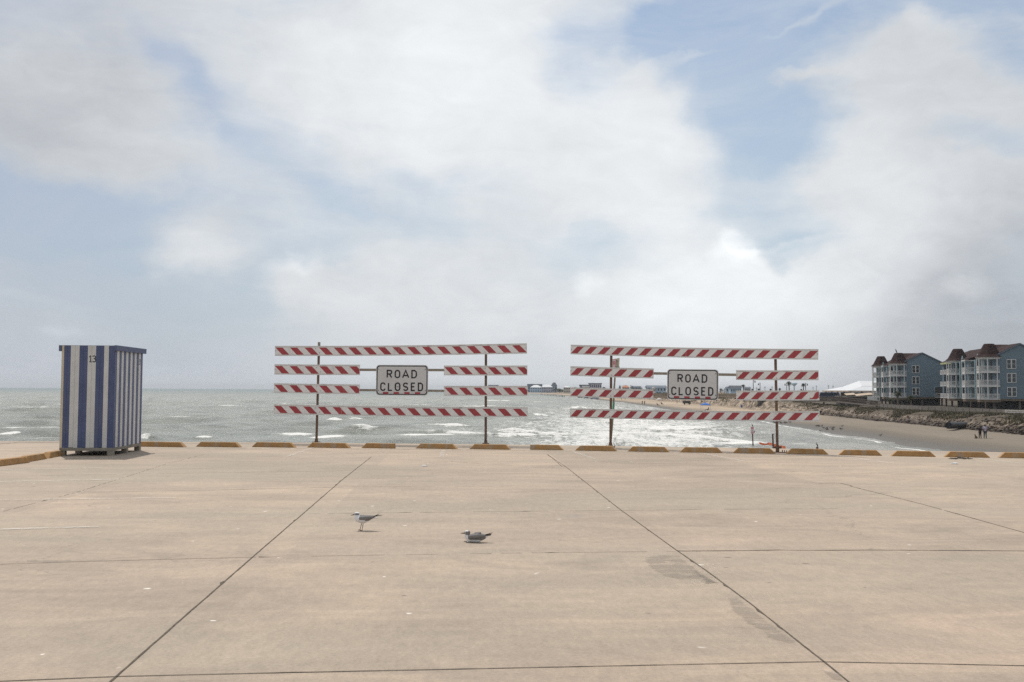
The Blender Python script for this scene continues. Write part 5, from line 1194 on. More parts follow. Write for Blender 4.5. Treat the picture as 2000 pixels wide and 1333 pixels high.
def boardwalk():
    path = [(1495, 792.3, 300), (1530, 788, 296), (1565, 784.2, 290), (1602, 784, 268), (1640, 784.6, 250), (1680, 789, 238), (1722, 794.5, 228)]
    P_ = [at(*q) for q in path]
    root = empty('boardwalk', P_[3], 'raised grey timber boardwalk on posts crossing the dune left of the blue buildings', 'boardwalk')
    for a, b in zip(P_[:-1], P_[1:]):
        m = MB(); m.bar(a+Vector((0, .9, -.10)), b+Vector((0, .9, -.10)), 1.9, .22); m.build('walkway', M_PILE, root)
        for y_ in (-.1, 1.9):
            m = MB(); s = Vector((0, y_, 0)); m.bar(a+s+Vector((0, 0, 1.1)), b+s+Vector((0, 0, 1.1)), .1, .1); m.bar(a+s+Vector((0, 0, .6)), b+s+Vector((0, 0, .6)), .06, .1)
            n_ = max(2, int((b-a).length/.45))
            for i in range(n_): q = a.lerp(b, i/n_)+s; m.bar(q, q+Vector((0, 0, 1.1)), .07, .07, up=(0, 1, 0))
            m.build('railing', M_PILE, root)
    for px, yb, yt, D in [(1529, 803.5, 789, 296), (1568, 804, 784, 288), (1609, 811, 784, 262), (1648, 805, 785, 250), (1677, 797, 789, 240), (1712, 800, 793, 229)]:
        b = at(px, yb, D); t = at(px, yt, D); m = MB(); m.box((b.x, D-.05, (b.z-.6+t.z)/2), (.34, .34, t.z-b.z+.6)); m.build('post', M_PILE, root)
boardwalk()
def stair_tower():
    D = 300; a = at(1481, 783, D); b = at(1494, 783, D); z1 = at(1487, 783, D).z; zb = -4.5
    root = empty('beach_stair_tower', ((a.x+b.x)/2, D, zb), 'dark timber stair landing standing on the sand at the seaward end of the boardwalk', 'stairs')
    m = MB(); m.box(((a.x+b.x)/2+.1, D, (z1+z1-1.55)/2), (b.x-a.x, 2, 1.5)); m.build('side_panel', M_DARKW, root)
    for x in (a.x+.1, b.x-.1):
        for y in (D-.95, D+.95): m = MB(); m.box((x, y, (zb+z1+.3)/2), (.25, .25, z1+.3-zb)); m.build('post', M_PILE, root)
    m = MB()
    for i in range(9): z = z1-1.6-i*.24; m.box((a.x+.3-i*.14, D, z), (.30, 1.9, .06))
    m.bar(Vector((a.x+.2, D-1, z1-1.5)), Vector((a.x-1.1, D-1, zb+.2)), .12, .35); m.bar(Vector((a.x+.2, D-1, z1-.5)), Vector((a.x-1.1, D-1, zb+1.2)), .1, .12)
    m.bar(Vector((a.x+.2, D-1, z1-1.0)), Vector((a.x-1.1, D-1, zb+.7)), .9, .06, up=(0, 1, 0)); m.build('steps', M_PILE, root)
stair_tower()
M_SEAW = mat('brown_seawall', (0.235, 0.185, 0.135), .9, .12, .5)
def seawall(pts, label):
    root = empty('seawall', at(pts[0][0], pts[0][1], pts[0][3]), label, 'wall', 'low seawalls behind the dune')
    Q = [(at(px, yt, D), at(px, yb, D)) for px, yt, yb, D in pts]
    m = MB()
    for (t0, b0), (t1, b1) in zip(Q[:-1], Q[1:]): m.add([b0-Vector((0, 0, 1)), b1-Vector((0, 0, 1)), t1, t0]+[v+Vector((0, 1.2, 0)) for v in (b0-Vector((0, 0, 1)), b1-Vector((0, 0, 1)), t1, t0)], [(0, 1, 2, 3), (4, 5, 6, 7), (3, 2, 6, 7), (0, 1, 5, 4), (1, 2, 6, 5), (3, 0, 4, 7)])
    m.build('wall', M_SEAW, root); m = MB()
    for (t0, b0), (t1, b1) in zip(Q[:-1], Q[1:]):
        a = t0.lerp(b0, .50); b = t1.lerp(b1, .50); m.bar(a+Vector((0, -.05, 0)), b+Vector((0, -.05, 0)), .1, .30)
    m.build('band', M_PILE, root)
seawall([(1252, 769, 774.6, 560), (1303, 769.3, 775.2, 530), (1404, 768.5, 776.5, 470), (1440, 769, 777.5, 445), (1480, 770, 778, 420)], 'long low brown seawall with a dark band running behind the grassy dune')

# ---------------------------------------------------------------- vehicles and clutter beyond the dune
M_CARD = mat('dark_blue_vehicle', (0.040, 0.052, 0.095), .4, .1, 1, coat=.3); M_TIRE = mat('black_rubber', (0.02, 0.02, 0.02), .9); M_CARS = mat('silver_vehicle', (0.26, 0.28, 0.36), .35, .05, 1, coat=.4)
M_WBOX = mat('off_white_panel', (0.62, 0.62, 0.60), .6, .05, 1); M_TARP = mat('tan_canvas', (0.46, 0.37, 0.28), .9, .1, 1)
def car(px0, px1, ybase, D, label, bodym, van=False, hscale=1.0):
    a = at(px0, ybase, D); b = at(px1, ybase, D); L = b.x-a.x; z = a.z; h = 1.55*hscale*min(1.2, L/4.3); root = empty('parked_vehicle', ((a.x+b.x)/2, D, z), label, 'vehicle'); x0 = a.x; w = 1.8
    prof = [(0, .35), (0, .62), (.04, .78), (.20, .84), (.30, 1.25), (.36, 1.45), (.72, 1.5), (.86, 1.15), (.93, .9), (1, .82), (1, .35)]
    if van: prof = [(0, .35), (0, .9), (.03, 1.5), (.08, 1.9), (.92, 1.95), (.97, 1.5), (1, .9), (1, .35)]
    m = MB(); m.prism([Vector((x0+u*L, D, z+v*h/1.5)) for u, v in prof], (0, w, 0)); m.build('body', bodym, root, bevel=.05)
    m = MB()
    wins = [(.33, .50), (.53, .70)] if not van else [(.08, .24), (.28, .46), (.50, .68), (.72, .88)]
    for u0, u1 in wins: m = MB(); m.box((x0+(u0+u1)/2*L, D-.01, z+(1.12 if not van else 1.5)*h/1.5), ((u1-u0)*L, .03, .38*h/1.5)); m.build('window', M_GLASS, root)
    for u in (.20, .80):
        for y in (D-.02, D+w-.2):
            m = MB(); R = .36*h/1.5; c = Vector((x0+u*L, y, z+R)); m.tube([c, c+Vector((0, .22, 0))], R, 14); wl = m.build('wheel', M_TIRE, root)
            m = MB(); m.tube([c+Vector((0, -.01, 0)), c+Vector((0, .1, 0))], R*.55, 10); m.build('rim', M_ALU, wl)
car(1152, 1170.5, 780.6, 640, 'silver pickup or van driving on the far beach near the water', M_CARS, hscale=1.0)
car(1140, 1149.5, 778.8, 760, 'dark car on the far beach left of the silver one', M_CARD); car(1128, 1138, 778.0, 840, 'dark car farthest left on the far beach', M_CARD)
car(1600, 1641, 783, 290, 'long dark blue bus parked left of the white box trailer', M_CARD, van=True, hscale=1.0)
def box_trailer():
    D = 262; a = at(1694, 784, D); b = at(1707, 784.5, D); c = at(1718.5, 784, D+3); zt = at(1700, 774, D).z; root = empty('box_trailer', (b.x, D, a.z-1), 'white box trailer with a dark side window in front of the left blue building', 'trailer')
    a.z = b.z = c.z = a.z; d = a+(c-b); m = MB(); m.prism([q for q in (a, b, c, d)], (0, 0, zt-a.z)); m.build('box', M_WBOX, root)
    q = b.lerp(c, .72)+Vector((0, -.06, (zt-a.z)*.45)); m = MB(); dd = (c-b).normalized(); m.box(q, (.7, .06, .6), rz=math.atan2(dd.y, dd.x)); m.build('window', M_GLASS, root)
    m = MB()
    for q in (a.lerp(c, .3), a.lerp(c, .7)): m.tube([q+Vector((0, 0, -.35)), q+Vector((0, .3, -.35))], .4, 12)
    m.box(a.lerp(c, .5)+Vector((0, 0, -.1)), (2.0, 1, .15)); m.build('undercarriage', M_PILE, root)
box_trailer()
def canopy(px0, px1, y0, y1, D, label, mt_=M_TARP, cat='canopy'):
    a = at(px0, y0, D); b = at(px1, y1, D); root = empty('shade_canopy', ((a.x+b.x)/2, D+1.5, -2.4), label, cat, 'tan canopies left of the white trailer')
    m = MB(); m.add([a, b, b+Vector((.3, 3, .5)), a+Vector((.3, 3, .5))]+[v-Vector((0, 0, .12)) for v in (a, b, b+Vector((.3, 3, .5)), a+Vector((.3, 3, .5)))], [(0, 1, 2, 3), (4, 5, 6, 7), (0, 1, 5, 4), (1, 2, 6, 5), (2, 3, 7, 6), (3, 0, 4, 7)]); m.build('roof', mt_, root)
    for q in (a+Vector((.1, .1, 0)), b+Vector((-.1, .1, 0)), a+Vector((.3, 2.8, .3)), b+Vector((.1, 2.8, .3))): m = MB(); m.bar(Vector((q.x, q.y, -2.5)), q-Vector((0, 0, .1)), .1, .1, up=(0, 1, 0)); m.build('post', M_PILE, root)
canopy(1653, 1672, 772.2, 771, 300, 'left one of two low tan canopies in front of the pavilion'); canopy(1673, 1706, 773.6, 770.8, 285, 'longer right one of two low tan canopies in front of the pavilion')
def shack(px0, px1, yt, yb, D, label):
    a = at(px0, yb, D); b = at(px1, yb, D); zt = at(px0, yt, D).z; root = empty('shed', ((a.x+b.x)/2, D+1.5, a.z), label, 'shed')
    m = MB(); m.box(((a.x+b.x)/2, D+1.5, (a.z-1+zt)/2), (b.x-a.x, 3, zt-a.z+1)); m.build('wall', M_DARKW, root); m = MB(); m.box(((a.x+b.x)/2, D+1.5, zt+.10), (b.x-a.x+.5, 3.5, .18)); m.build('roof', M_FENCE, root)
shack(1640, 1650, 775, 784, 272, 'small dark shed with a pale roof between the bus and the trailer')
shack(1655, 1692, 776, 787, 266, 'wide dark shed under the tan canopies beside the trailer')
M_BARREL = mat('blue_barrel', (0.035, 0.075, 0.22), .5, .1, 3); M_BAR2 = mat('dark_navy_barrel', (0.022, 0.025, 0.06), .6, .2, 3)
def barrel(px, yb, yt, D, label, m_):
    b = at(px, yb, D); h = at(px, yt, D).z-b.z; m = MB(); r = h*.36; m.lathe([(r*.92, 0), (r, h*.05), (r, h*.32), (r*1.05, h*.34), (r, h*.36), (r, h*.64), (r*1.05, h*.66), (r, h*.68), (r, h*.97), (r*.9, h), (r*.8, h*.96)], b, 16); tag(m.build('trash_barrel', m_, origin=b), label, 'barrel', 'barrels on the beach')
barrel(1448.5, 796.6, 791.6, 300, 'bright blue barrel on the sand left of the stair landing', M_BARREL); barrel(1604, 808.8, 802.6, 255, 'dark navy barrel at the foot of a boardwalk post', M_BAR2)
# black drain pipe at the foot of the dune
M_PIPE = mat('black_plastic_pipe', (0.020, 0.022, 0.026), .55, .2, 2, .2)
def pipe():
    a = at(1853, 831.2, 158); b = at(1884, 831.0, 166); c = at(1914, 829.5, 166); R = 6.6*158/2000; m = MB(); pts = []; rad = []
    for i in range(61):
        t = i/60; q = a.lerp(b, t*2) if t < .5 else b.lerp(c, t*2-1); pts.append(q); rad.append(R*(1+.035*math.sin(i*2.1)))
    m.tube(pts, rad, 20); m.tube([a-(b-a).normalized()*.25, a], [R*.97, R*1.05], 20, cap=False)
    tag(m.build('drain_pipe', M_PIPE, origin=a, smooth=False), 'big black ribbed pipe lying at the foot of the dune near the walkers', 'pipe')
pipe()
# ---------------------------------------------------------------- people
M_SKIN = vcol_mat('skin_and_cloth', .8, 0, 20, .06)
def person(pos, h, rz, pose, skin, shirt, trousers, hair, label, group=None, vox=.014, cat='person', sleeves=True):
    s = h/1.75; P_ = pose
    def V(k): x, y, z = P_[k]; return Vector((x, y, z))*s
    body = []
    def cp(a, b, r1, r2): body.append((V(a), V(b), r1*s, r2*s))
    cp('pelvis', 'chest', .125, .150); cp('chest', 'neck', .13, .055); cp('neck', 'head', .052, .060); body.append((V('head'), V('head')+Vector((0, 0, .05*s)), .088*s, .095*s)); body.append((V('head')+Vector((0, .085, .0))*s, V('head')+Vector((0, .10, -.01))*s, .02*s, .012*s))
    for d in ('l', 'r'):
        cp('sh'+d, 'el'+d, .050, .040); cp('el'+d, 'wr'+d, .038, .026); cp('hip'+d, 'kn'+d, .085, .058); cp('kn'+d, 'an'+d, .055, .038)
        a = V('an'+d); body.append((a-Vector((0, 0, .04*s)), a+Vector((0, .15, -.045))*s, .040*s, .030*s)); cp('chest', 'sh'+d, .10, .062); cp('pelvis', 'hip'+d, .11, .095)
        w = V('wr'+d); e = (w-V('el'+d)).normalized(); body.append((w, w+e*.07*s, .028*s, .034*s)); q = e.orthogonal().normalized()
        for k in range(4): body.append((w+e*.08*s+q*(k-1.5)*.020*s, w+e*(.15+.012*(1.5-abs(k-1.5)))*s+q*(k-1.5)*.026*s+Vector((0, .015, 0))*s, .010*s, .008*s))
        body.append((w+e*.03*s+q*.03*s, w+e*.085*s+q*.058*s, .011*s, .009*s))
    b = capsules(body, vox*s, 'person', M_SKIN, None, lambda c: skin, smooth_it=1)
    sh = [(V('pelvis'), V('chest'), .148*s, .168*s), (V('chest'), V('neck')-Vector((0, 0, .03*s)), .150*s, .075*s)]
    for d in ('l', 'r'): sh += [(V('chest'), V('sh'+d), .118*s, .078*s), (V('sh'+d), V('sh'+d).lerp(V('el'+d), .75 if sleeves else .2), .070*s, .062*s)]
    capsules(sh, vox*s, 'shirt', M_SKIN, b, lambda c: shirt, smooth_it=1)
    tr = []
    for d in ('l', 'r'): tr += [(V('pelvis')-Vector((0, 0, .03*s)), V('hip'+d), .135*s, .112*s), (V('hip'+d), V('kn'+d), .104*s, .076*s), (V('kn'+d), V('an'+d), .072*s, .060*s)]
    capsules(tr, vox*s, 'trousers', M_SKIN, b, lambda c: trousers, smooth_it=1)
    hd = V('head'); hr = [(hd+Vector((0, -.025, .04))*s, hd+Vector((0, .0, .075))*s, .098*s, .090*s), (hd+Vector((0, -.05, -.02))*s, hd+Vector((0, -.04, .04))*s, .075*s, .09*s)]
    capsules(hr, vox*s, 'hair', M_SKIN, b, lambda c: hair, smooth_it=1)
    b.location = pos; b.rotation_euler = (0, 0, rz); return tag(b, label, cat, group)
def pose_stand(step=.0, arm=.05, bend=0.0):
    return dict(pelvis=(0, 0, .95), chest=(0, bend*.3, 1.30), neck=(0, bend*.5, 1.48), head=(0, bend*.6+.01, 1.60), shl=(-.19, bend*.4, 1.42), shr=(.19, bend*.4, 1.42), ell=(-.25, -arm, 1.13), elr=(.25, arm, 1.13), wrl=(-.25, .08-arm, .88), wrr=(.25, .10+arm, .88),
                hipl=(-.095, 0, .90), hipr=(.095, 0, .90), knl=(-.10, step*.6+.03, .48), knr=(.10, -step*.4+.03, .48), anl=(-.11, step, .085), anr=(.11, -step, .085))
def pose_sit():
    return dict(pelvis=(0, 0, .30), chest=(0, -.14, .64), neck=(0, -.20, .82), head=(0, -.20, .94), shl=(-.19, -.18, .76), shr=(.19, -.18, .76), ell=(-.27, .0, .52), elr=(.27, .0, .52), wrl=(-.20, .24, .46), wrr=(.20, .24, .46),
                hipl=(-.09, .04, .28), hipr=(.09, .04, .28), knl=(-.11, .44, .42), knr=(.11, .46, .40), anl=(-.11, .80, .10), anr=(.11, .84, .10))
SK1 = (0.25, 0.15, 0.10); SK2 = (0.36, 0.23, 0.17); JEAN = (0.025, 0.04, 0.06); BK = (0.018, 0.018, 0.02)
def ground_at(px, py):
    """first hit of the terrain along an image ray"""
    r = ray(px, py); Ys = 60.*1.0025**np.arange(1600); k = Ys/r.y; X = r.x*k; Z = HH+r.z*k
    T = np.maximum(terrain_z(1000+2000*X/Ys, Ys), SEA); i = int(np.argmax(Z <= T)); return Vector((X[i], Ys[i], T[i]))
q1 = ground_at(1914.5, 857); q2 = ground_at(1924.3, 857)
sc_ = q1.y/2000
person(q1, 24.0*sc_, .15, pose_stand(.06, .04), SK1, (.022, .016, .020), (.035, .022, .030), (.02, .017, .015), 'person seen from behind in a dark top and dark trousers, nearer the brown dog', vox=.016)
person(q2, 27.0*sc_, -.35, pose_stand(.16, .08, .05), SK1, (.36, .33, .40), (.018, .035, .045), (.02, .015, .014), 'taller person in a pale lilac shirt and dark jeans walking on the beach', vox=.016)
def dog(p, h):
    s = h/.8
    def q(x, y, z): return Vector((x, y, z))*s
    caps = [(q(.22, 0, .18), q(0, 0, .42), .16*s, .14*s), (q(0, 0, .42), q(-.08, 0, .58), .13*s, .09*s), (q(-.08, 0, .58), q(-.10, 0, .68), .085*s, .085*s), (q(-.12, 0, .68), q(-.24, 0, .64), .06*s, .035*s),
            (q(-.05, .07, .72), q(-.03, .09, .80), .03*s, .012*s), (q(-.05, -.07, .72), q(-.03, -.09, .80), .03*s, .012*s), (q(.30, 0, .10), q(.52, .05, .05), .04*s, .015*s)]
    for y in (-.08, .08): caps += [(q(-.06, y, .42), q(-.10, y, .22), .055*s, .035*s), (q(-.10, y, .22), q(-.10, y, .03), .034*s, .028*s), (q(-.10, y, .03), q(-.16, y, .02), .03*s, .02*s), (q(.22, y*1.3, .20), q(.06, y*1.6, .12), .09*s, .05*s), (q(.06, y*1.6, .12), q(.16, y*1.5, .03), .04*s, .03*s), (q(.16, y*1.5, .03), q(.02, y*1.5, .02), .03*s, .022*s)]
    b = capsules(caps, .015*s, 'dog', M_SKIN, None, lambda c: (.16, .12, .075) if c.x < .1*s else (.11, .08, .05), smooth_it=1); b.location = p; return tag(b, 'brown dog sitting on the sand left of the two walkers', 'dog')
dg_ = ground_at(1905.5, 857); dog(dg_, 8.6*dg_.y/2000)
def farp(px, py, hpx, rz, pose, sk, sh, tr, lb, sit=False):
    q = ground_at(px, py); h = hpx*q.y/2000; h = min(max(h/(0.58 if sit else 1), 1.5), 2.0); person(q, h, rz, pose, sk, sh, tr, BK, lb, 'people on the far beach', vox=.05)
farp(1254.5, 790.5, 7.5, .4, pose_stand(.1), SK2, (.10, .08, .08), (.12, .09, .08), 'left one of two people standing together at the water edge, far off')
farp(1259, 790.7, 7.5, -.4, pose_stand(.05), SK2, (.16, .14, .12), (.05, .05, .06), 'right one of two people standing together at the water edge, far off')
farp(1322.5, 789, 7, 1.2, pose_stand(.12), SK2, (.06, .07, .14), (.10, .10, .12), 'far person left of the dark parked cart below the right ROAD CLOSED sign')
farp(1382.5, 803, 7, 1.57, pose_sit(), SK2, (.05, .05, .10), (.04, .04, .08), 'person lounging low on the sand under the blue canopy', True)
farp(1284, 793, 7, -1.2, pose_sit(), SK2, (.30, .08, .10), (.06, .05, .06), 'person in a reddish top sitting left of the white umbrella group', True)
farp(1292, 791, 6, -1.0, pose_sit(), SK2, (.03, .03, .05), (.03, .05, .04), 'person in dark clothes sitting under the white umbrella', True)
farp(1214, 781.5, 4.6, 0, pose_stand(.1), SK2, (.05, .05, .05), (.1, .1, .1), 'tiny person standing on the far sand right of the leaning sign pole')
farp(1221, 781.3, 4.6, 0, pose_stand(.1), SK2, (.2, .18, .16), (.1, .1, .1), 'tiny person in light clothes, second right of the leaning sign pole')
farp(1098.5, 777, 4.4, 0, pose_stand(.1), SK2, (.16, .10, .05), (.12, .1, .05), 'tiny person standing at the far water edge between the two barricades')
# umbrella, canopy, cart
M_CAN = mat('blue_canvas', (0.045, 0.15, 0.46), .8, .08, 1); M_UMB = mat('pale_canvas', (0.52, 0.50, 0.48), .8, .06, 1)
def popup(px, ybase, ytop, wpx, label):
    q = ground_at(px, ybase); D = q.y; W = wpx*D/2000; zt = at(px, ytop, D).z; root = empty('beach_canopy', q, label, 'canopy'); ze = zt-(zt-q.z)*.30
    m = MB(); c = [q+Vector((sx*W/2, sy*W/2, ze-q.z)) for sx, sy in ((-1, -1), (1, -1), (1, 1), (-1, 1))]; ap = Vector((q.x, q.y, zt)); m.add(c+[ap]+[v-Vector((0, 0, .25)) for v in c], [(0, 1, 4), (1, 2, 4), (2, 3, 4), (3, 0, 4), (0, 1, 6, 5), (1, 2, 7, 6), (2, 3, 8, 7), (3, 0, 5, 8)]); m.build('canopy_cloth', M_CAN, root)
    for v in c: m = MB(); m.bar(Vector((v.x, v.y, q.z-.1)), v, .07, .07, up=(0, 1, 0)); m.build('leg', M_TRIM, root)
popup(1378, 800.5, 786.5, 17, 'square blue pop-up canopy on the far sand below the right ROAD CLOSED sign')
def umbrella(px, ybase, ytop, wpx, label):
    q = ground_at(px, ybase); D = q.y; W = wpx*D/2000/2; zt = max(at(px, ytop, D).z, q.z+2.0); root = empty('beach_umbrella', q, label, 'umbrella'); m = MB(); m.lathe([(W, zt-.7), (W*.97, zt-.66), (W*.6, zt-.22), (.05, zt)], (q.x, q.y, 0), 10); m.build('umbrella_cloth', M_UMB, root); m = MB(); m.tube([q, Vector((q.x, q.y, zt))], .04, 6); m.build('pole', M_TRIM, root)
umbrella(1287.5, 788.5, 777.6, 11, 'pale beach umbrella left of the right ROAD CLOSED sign')
def cart(px0, px1, yb, yt, label):
    q = ground_at((px0+px1)/2, yb); D = q.y; W = (px1-px0)*D/2000; H = (yb-yt)*D/2000; root = empty('beach_cart', q, label, 'cart')
    m = MB(); m.box(q+Vector((0, 0, H*.58)), (W, 2.0, H*.62)); m.build('cabin', M_DARKW, root); m = MB(); m.box(q+Vector((0, 0, H*.93)), (W*1.08, 2.3, H*.08)); m.build('roof', M_FENCE, root)
    for s in (-.33, .33):
        m = MB(); c = q+Vector((s*W, -1.05, H*.16)); m.tube([c, c+Vector((0, .25, 0))], H*.17, 12); m.build('wheel', M_TIRE, root)
cart(1334, 1347.5, 790.6, 783, 'dark boxy beach cart on the sand directly below the right ROAD CLOSED sign')
# ---------------------------------------------------------------- shore birds
def flock():
    k = 0; spots = [(random.uniform(1510, 1547), random.uniform(825.0, 828.6)) for _ in range(26)] + [(1590+random.gauss(8, 6), 834+random.gauss(0, .5)) for _ in range(9)] + [(random.uniform(1606, 1648), random.uniform(836, 842)) for _ in range(16)] + [(1720, 853), (1602, 843.5), (1645, 834.5)]
    proto = None
    where = ['dark shore bird in the dense flock at the water edge right of the clamped post', 'dark shore bird in the loose row on the wet sand right of the bottom rail']
    for (px, py) in spots:
        q = ground_at(px, py)
        if proto is None:
            m = MB(); m.tube([(-.24, 0, .15), (-.12, 0, .17), (.02, 0, .18), (.11, 0, .20), (.15, 0, .26), (.17, 0, .31)], [.012, .045, .065, .05, .028, .03], 8); m.tube([(.18, 0, .31), (.27, 0, .30)], [.016, .005], 5)
            for y_ in (-.025, .025): m.tube([(.0, y_, .13), (.01, y_, -.02)], .009, 5)
            proto = m.build('shore_bird', M_BIRDB, origin=(0, 0, 0), smooth=True); o = proto
        else: o = proto.copy(); COL.objects.link(o)
        o.location = q+Vector((0, 0, .0)); o.rotation_euler = (0, 0, random.uniform(-.5, .5)+(PI if random.random() < .5 else 0)); sc = random.uniform(.8, 1.25); o.scale = (sc, sc, sc)
        if (px, py) == (1720, 853): lb = 'single dark shore bird standing alone on the dark sand near the end of the water'; gp = None
        elif px < 1560: lb = where[0]; gp = 'shore birds in the dense flock'
        else: lb = where[1]; gp = 'shore birds in the loose row'
        tag(o, lb, 'bird', gp)
        if gp is None and 'group' in o: del o['group']
flock()
# ---------------------------------------------------------------- posts in the water beyond the lot
M_SRED = mat('faded_red_print', (0.62, 0.14, 0.17), .6, .1, 8); M_SWH = mat('sign_white', (0.66, 0.63, 0.62), .6, .05, 5); M_WPOST = mat('dark_red_brown_post', (0.085, 0.038, 0.035), .8, .3, 3); M_NET = mat('orange_plastic_net', (0.85, 0.20, 0.06), .6, .08, 5)
def water_posts():
    D = 115
    t = at(1469.3, 834.5, D); b = at(1471.6, 876, D); b.z = -6.0; root = empty('water_sign', Vector((b.x, D, -6)), 'small red and white warning sign on a post in the water, bird on top', 'sign')
    m = MB(); m.tube([b, t], [.085, .055], 8); m.build('post', M_WPOST, root)
    a = at(1466, 834.3, D-.1); c = at(1472.5, 847.5, D-.1); w = c.x-a.x; h = a.z-c.z; x0, z0 = a.x, c.z
    m = MB(); m.box((x0+w/2, D-.12, z0+h/2), (w, .02, h)); pn = m.build('sign_panel', M_SWH, root)
    m = MB()
    for u0, u1, v0, v1 in ((.08, .92, .80, .96), (.15, .85, .70, .76), (.3, .36, .34, .62), (.36, .62, .44, .50), (.62, .68, .30, .56), (.1, .9, .04, .12), (.2, .8, .16, .22), (.1, .9, .25, .29)):
        m.box((x0+w*(u0+u1)/2, D-.135, z0+h*(v0+v1)/2), (w*(u1-u0), .008, h*(v1-v0)))
    m.build('red_print', M_SRED, pn)
    m = MB(); m.box((x0+w*1.15, D+.1, z0+h*.25), (.09, .14, h*.42)); m.build('bracket', M_POLE, root)
    tag(simple_bird('cormorant', Vector((t.x+.02, D, t.z)), .36, face=-1), 'black bird sitting on top of the small red and white sign post', 'bird')
    D2 = 105; t = at(1509.2, 848.5, D2); b = at(1511.2, 878, D2); b.z = -6; m = MB(); m.tube([b, t], [.10, .075], 8); root = empty('mooring_post', b, 'bare dark post standing in the water left of the clamped barricade post', 'post')
    m.build('post', M_WPOST, root); m = MB(); m.box(t+Vector((.05, 0, .02)), (.24, .16, .07)); m.build('cap', M_POLE, root)
    D3 = 100; t = at(1596, 873.5, D3); b = Vector((t.x, D3, -6)); m = MB(); m.tube([b, t], .10, 8); root = empty('mooring_post', b, 'short post mostly hidden behind the lot edge, carrying a black bird', 'post'); m.build('post', M_WPOST, root)
    m = MB(); q = at(1599, 876, D3-.1); m.box((q.x, D3-.1, q.z-.2), (.10, .03, .55)); m.build('marker_board', M_WBOX, root)
    tag(simple_bird('cormorant', Vector((t.x, D3, t.z)), .42, face=-1), 'black bird hunched on the short post right of the clamped barricade post', 'bird')
    # sagging orange net
    P_ = [(1483, 864.3, 867), (1490, 866.5, 869.3), (1497, 867.2, 869), (1501, 865.4, 869), (1507, 865.8, 870.2), (1514, 868, 872), (1521, 870.5, 873.2), (1528, 871.2, 875.5), (1534.5, 872.5, 877)]
    m = MB(); D4 = 105.5
    for (xa, ta, ba), (xb, tb, bb_) in zip(P_[:-1], P_[1:]):
        n_ = 5
        for i in range(n_):
            u = i/n_; x = xa+(xb-xa)*u; A_ = at(x, ta+(tb-ta)*u, D4); B_ = at(x+random.uniform(-.6, .6), ba+(bb_-ba)*u+random.uniform(-.4, .4), D4+random.uniform(-.3, .3)); m.bar(A_, B_, .03, .03)
        for k in range(5):
            f = k/4; m.bar(at(xa, ta+(ba-ta)*f+random.uniform(-.3, .3), D4), at(xb, tb+(bb_-tb)*f+random.uniform(-.3, .3), D4), .045, .045)
    tag(m.build('barrier_net', M_NET, origin=at(1510, 868, D4)), 'torn orange plastic net sagging over the water behind the clamped post', 'net')
    # leaning sign on the outer face of the lot
    D5 = 28.35; root = empty('leaning_sign', at(1193, 868, 28.3), 'leaning pole with faded red and white notice panels behind the third barricade post', 'sign')
    m = MB(); pts = [at(1192.6, 868, 28.35), at(1197.3, 812, D5), at(1199.3, 765, D5), at(1203, 702, D5)]; m.tube(pts, .026, 8); m.build('pole', M_GALV, root)
    a = [at(1196.3, 702, D5-.06), at(1203.5, 700.6, D5-.02), at(1202.7, 718.3, D5-.02), at(1196.3, 718, D5-.06)]
    m = MB(); m.add(a+[v+Vector((0, .012, 0)) for v in a], [(0, 1, 2, 3), (4, 5, 6, 7), (0, 1, 5, 4), (1, 2, 6, 5), (2, 3, 7, 6), (3, 0, 4, 7)]); pn = m.build('sign_panel', M_SWH, root)
    def uv(u, v): return (a[0]*(1-u)+a[1]*u)*(1-v)+(a[3]*(1-u)+a[2]*u)*v+Vector((0, -.006, 0))
    m = MB()
    for u0, u1, v0, v1 in ((.04, .96, .03, .08), (.04, .96, .88, .92), (.90, .97, .08, .9), (.15, .25, .2, .75), (.32, .42, .2, .7), (.5, .6, .25, .8), (.68, .76, .2, .7)): m.add([uv(u0, v0), uv(u1, v0), uv(u1, v1), uv(u0, v1)], [(0, 1, 2, 3)])
    m.build('red_print', M_SRED, pn)
    b = [at(1204.3, 700.3, D5), at(1210.3, 699.5, D5+.25), at(1209.3, 718.6, D5+.25), at(1203.6, 718.6, D5)]
    m = MB(); m.add(b+[v+Vector((0, .012, 0)) for v in b], [(0, 1, 2, 3), (4, 5, 6, 7), (0, 1, 5, 4), (1, 2, 6, 5), (2, 3, 7, 6), (3, 0, 4, 7)]); m.build('sign_panel', M_CREAM, root)
    m = MB(); f = Vector((0, -.02, 0)); c = [at(1204.2, 705, D5)+f, at(1206.8, 704.4, D5+.1)+f, at(1206.6, 717.4, D5+.1)+f, at(1203.4, 717.4, D5)+f]
    for p_, q_ in zip(c, c[1:]+c[:1]): m.bar(p_, q_, .012, .012)
    m.bar(at(1203, 717.8, D5)+f, at(1209, 717.8, D5+.2)+f, .03, .035); m.build('bracket', M_GALV, root)
    m = MB(); m.tube([at(1197.9, 800, D5-.01), at(1198.7, 786, D5-.01)], .030, 8); m.build('green_band', mat('green_tape', (0.10, 0.30, 0.20), .6), root)
water_posts()
def groyne():
    root = empty('timber_groyne', ground_at(1080, 772), 'row of short timber piles at the far water edge between the two barricades', 'groyne')
    for i in range(16):
        q = ground_at(1057+i*3.0, 772.4+i*.25); m = MB(); m.tube([q-Vector((0, 0, .5)), q+Vector((0, 0, random.uniform(1.0, 2.0)))], .28, 6); m.build('pile', M_PILE, root)
groyne()
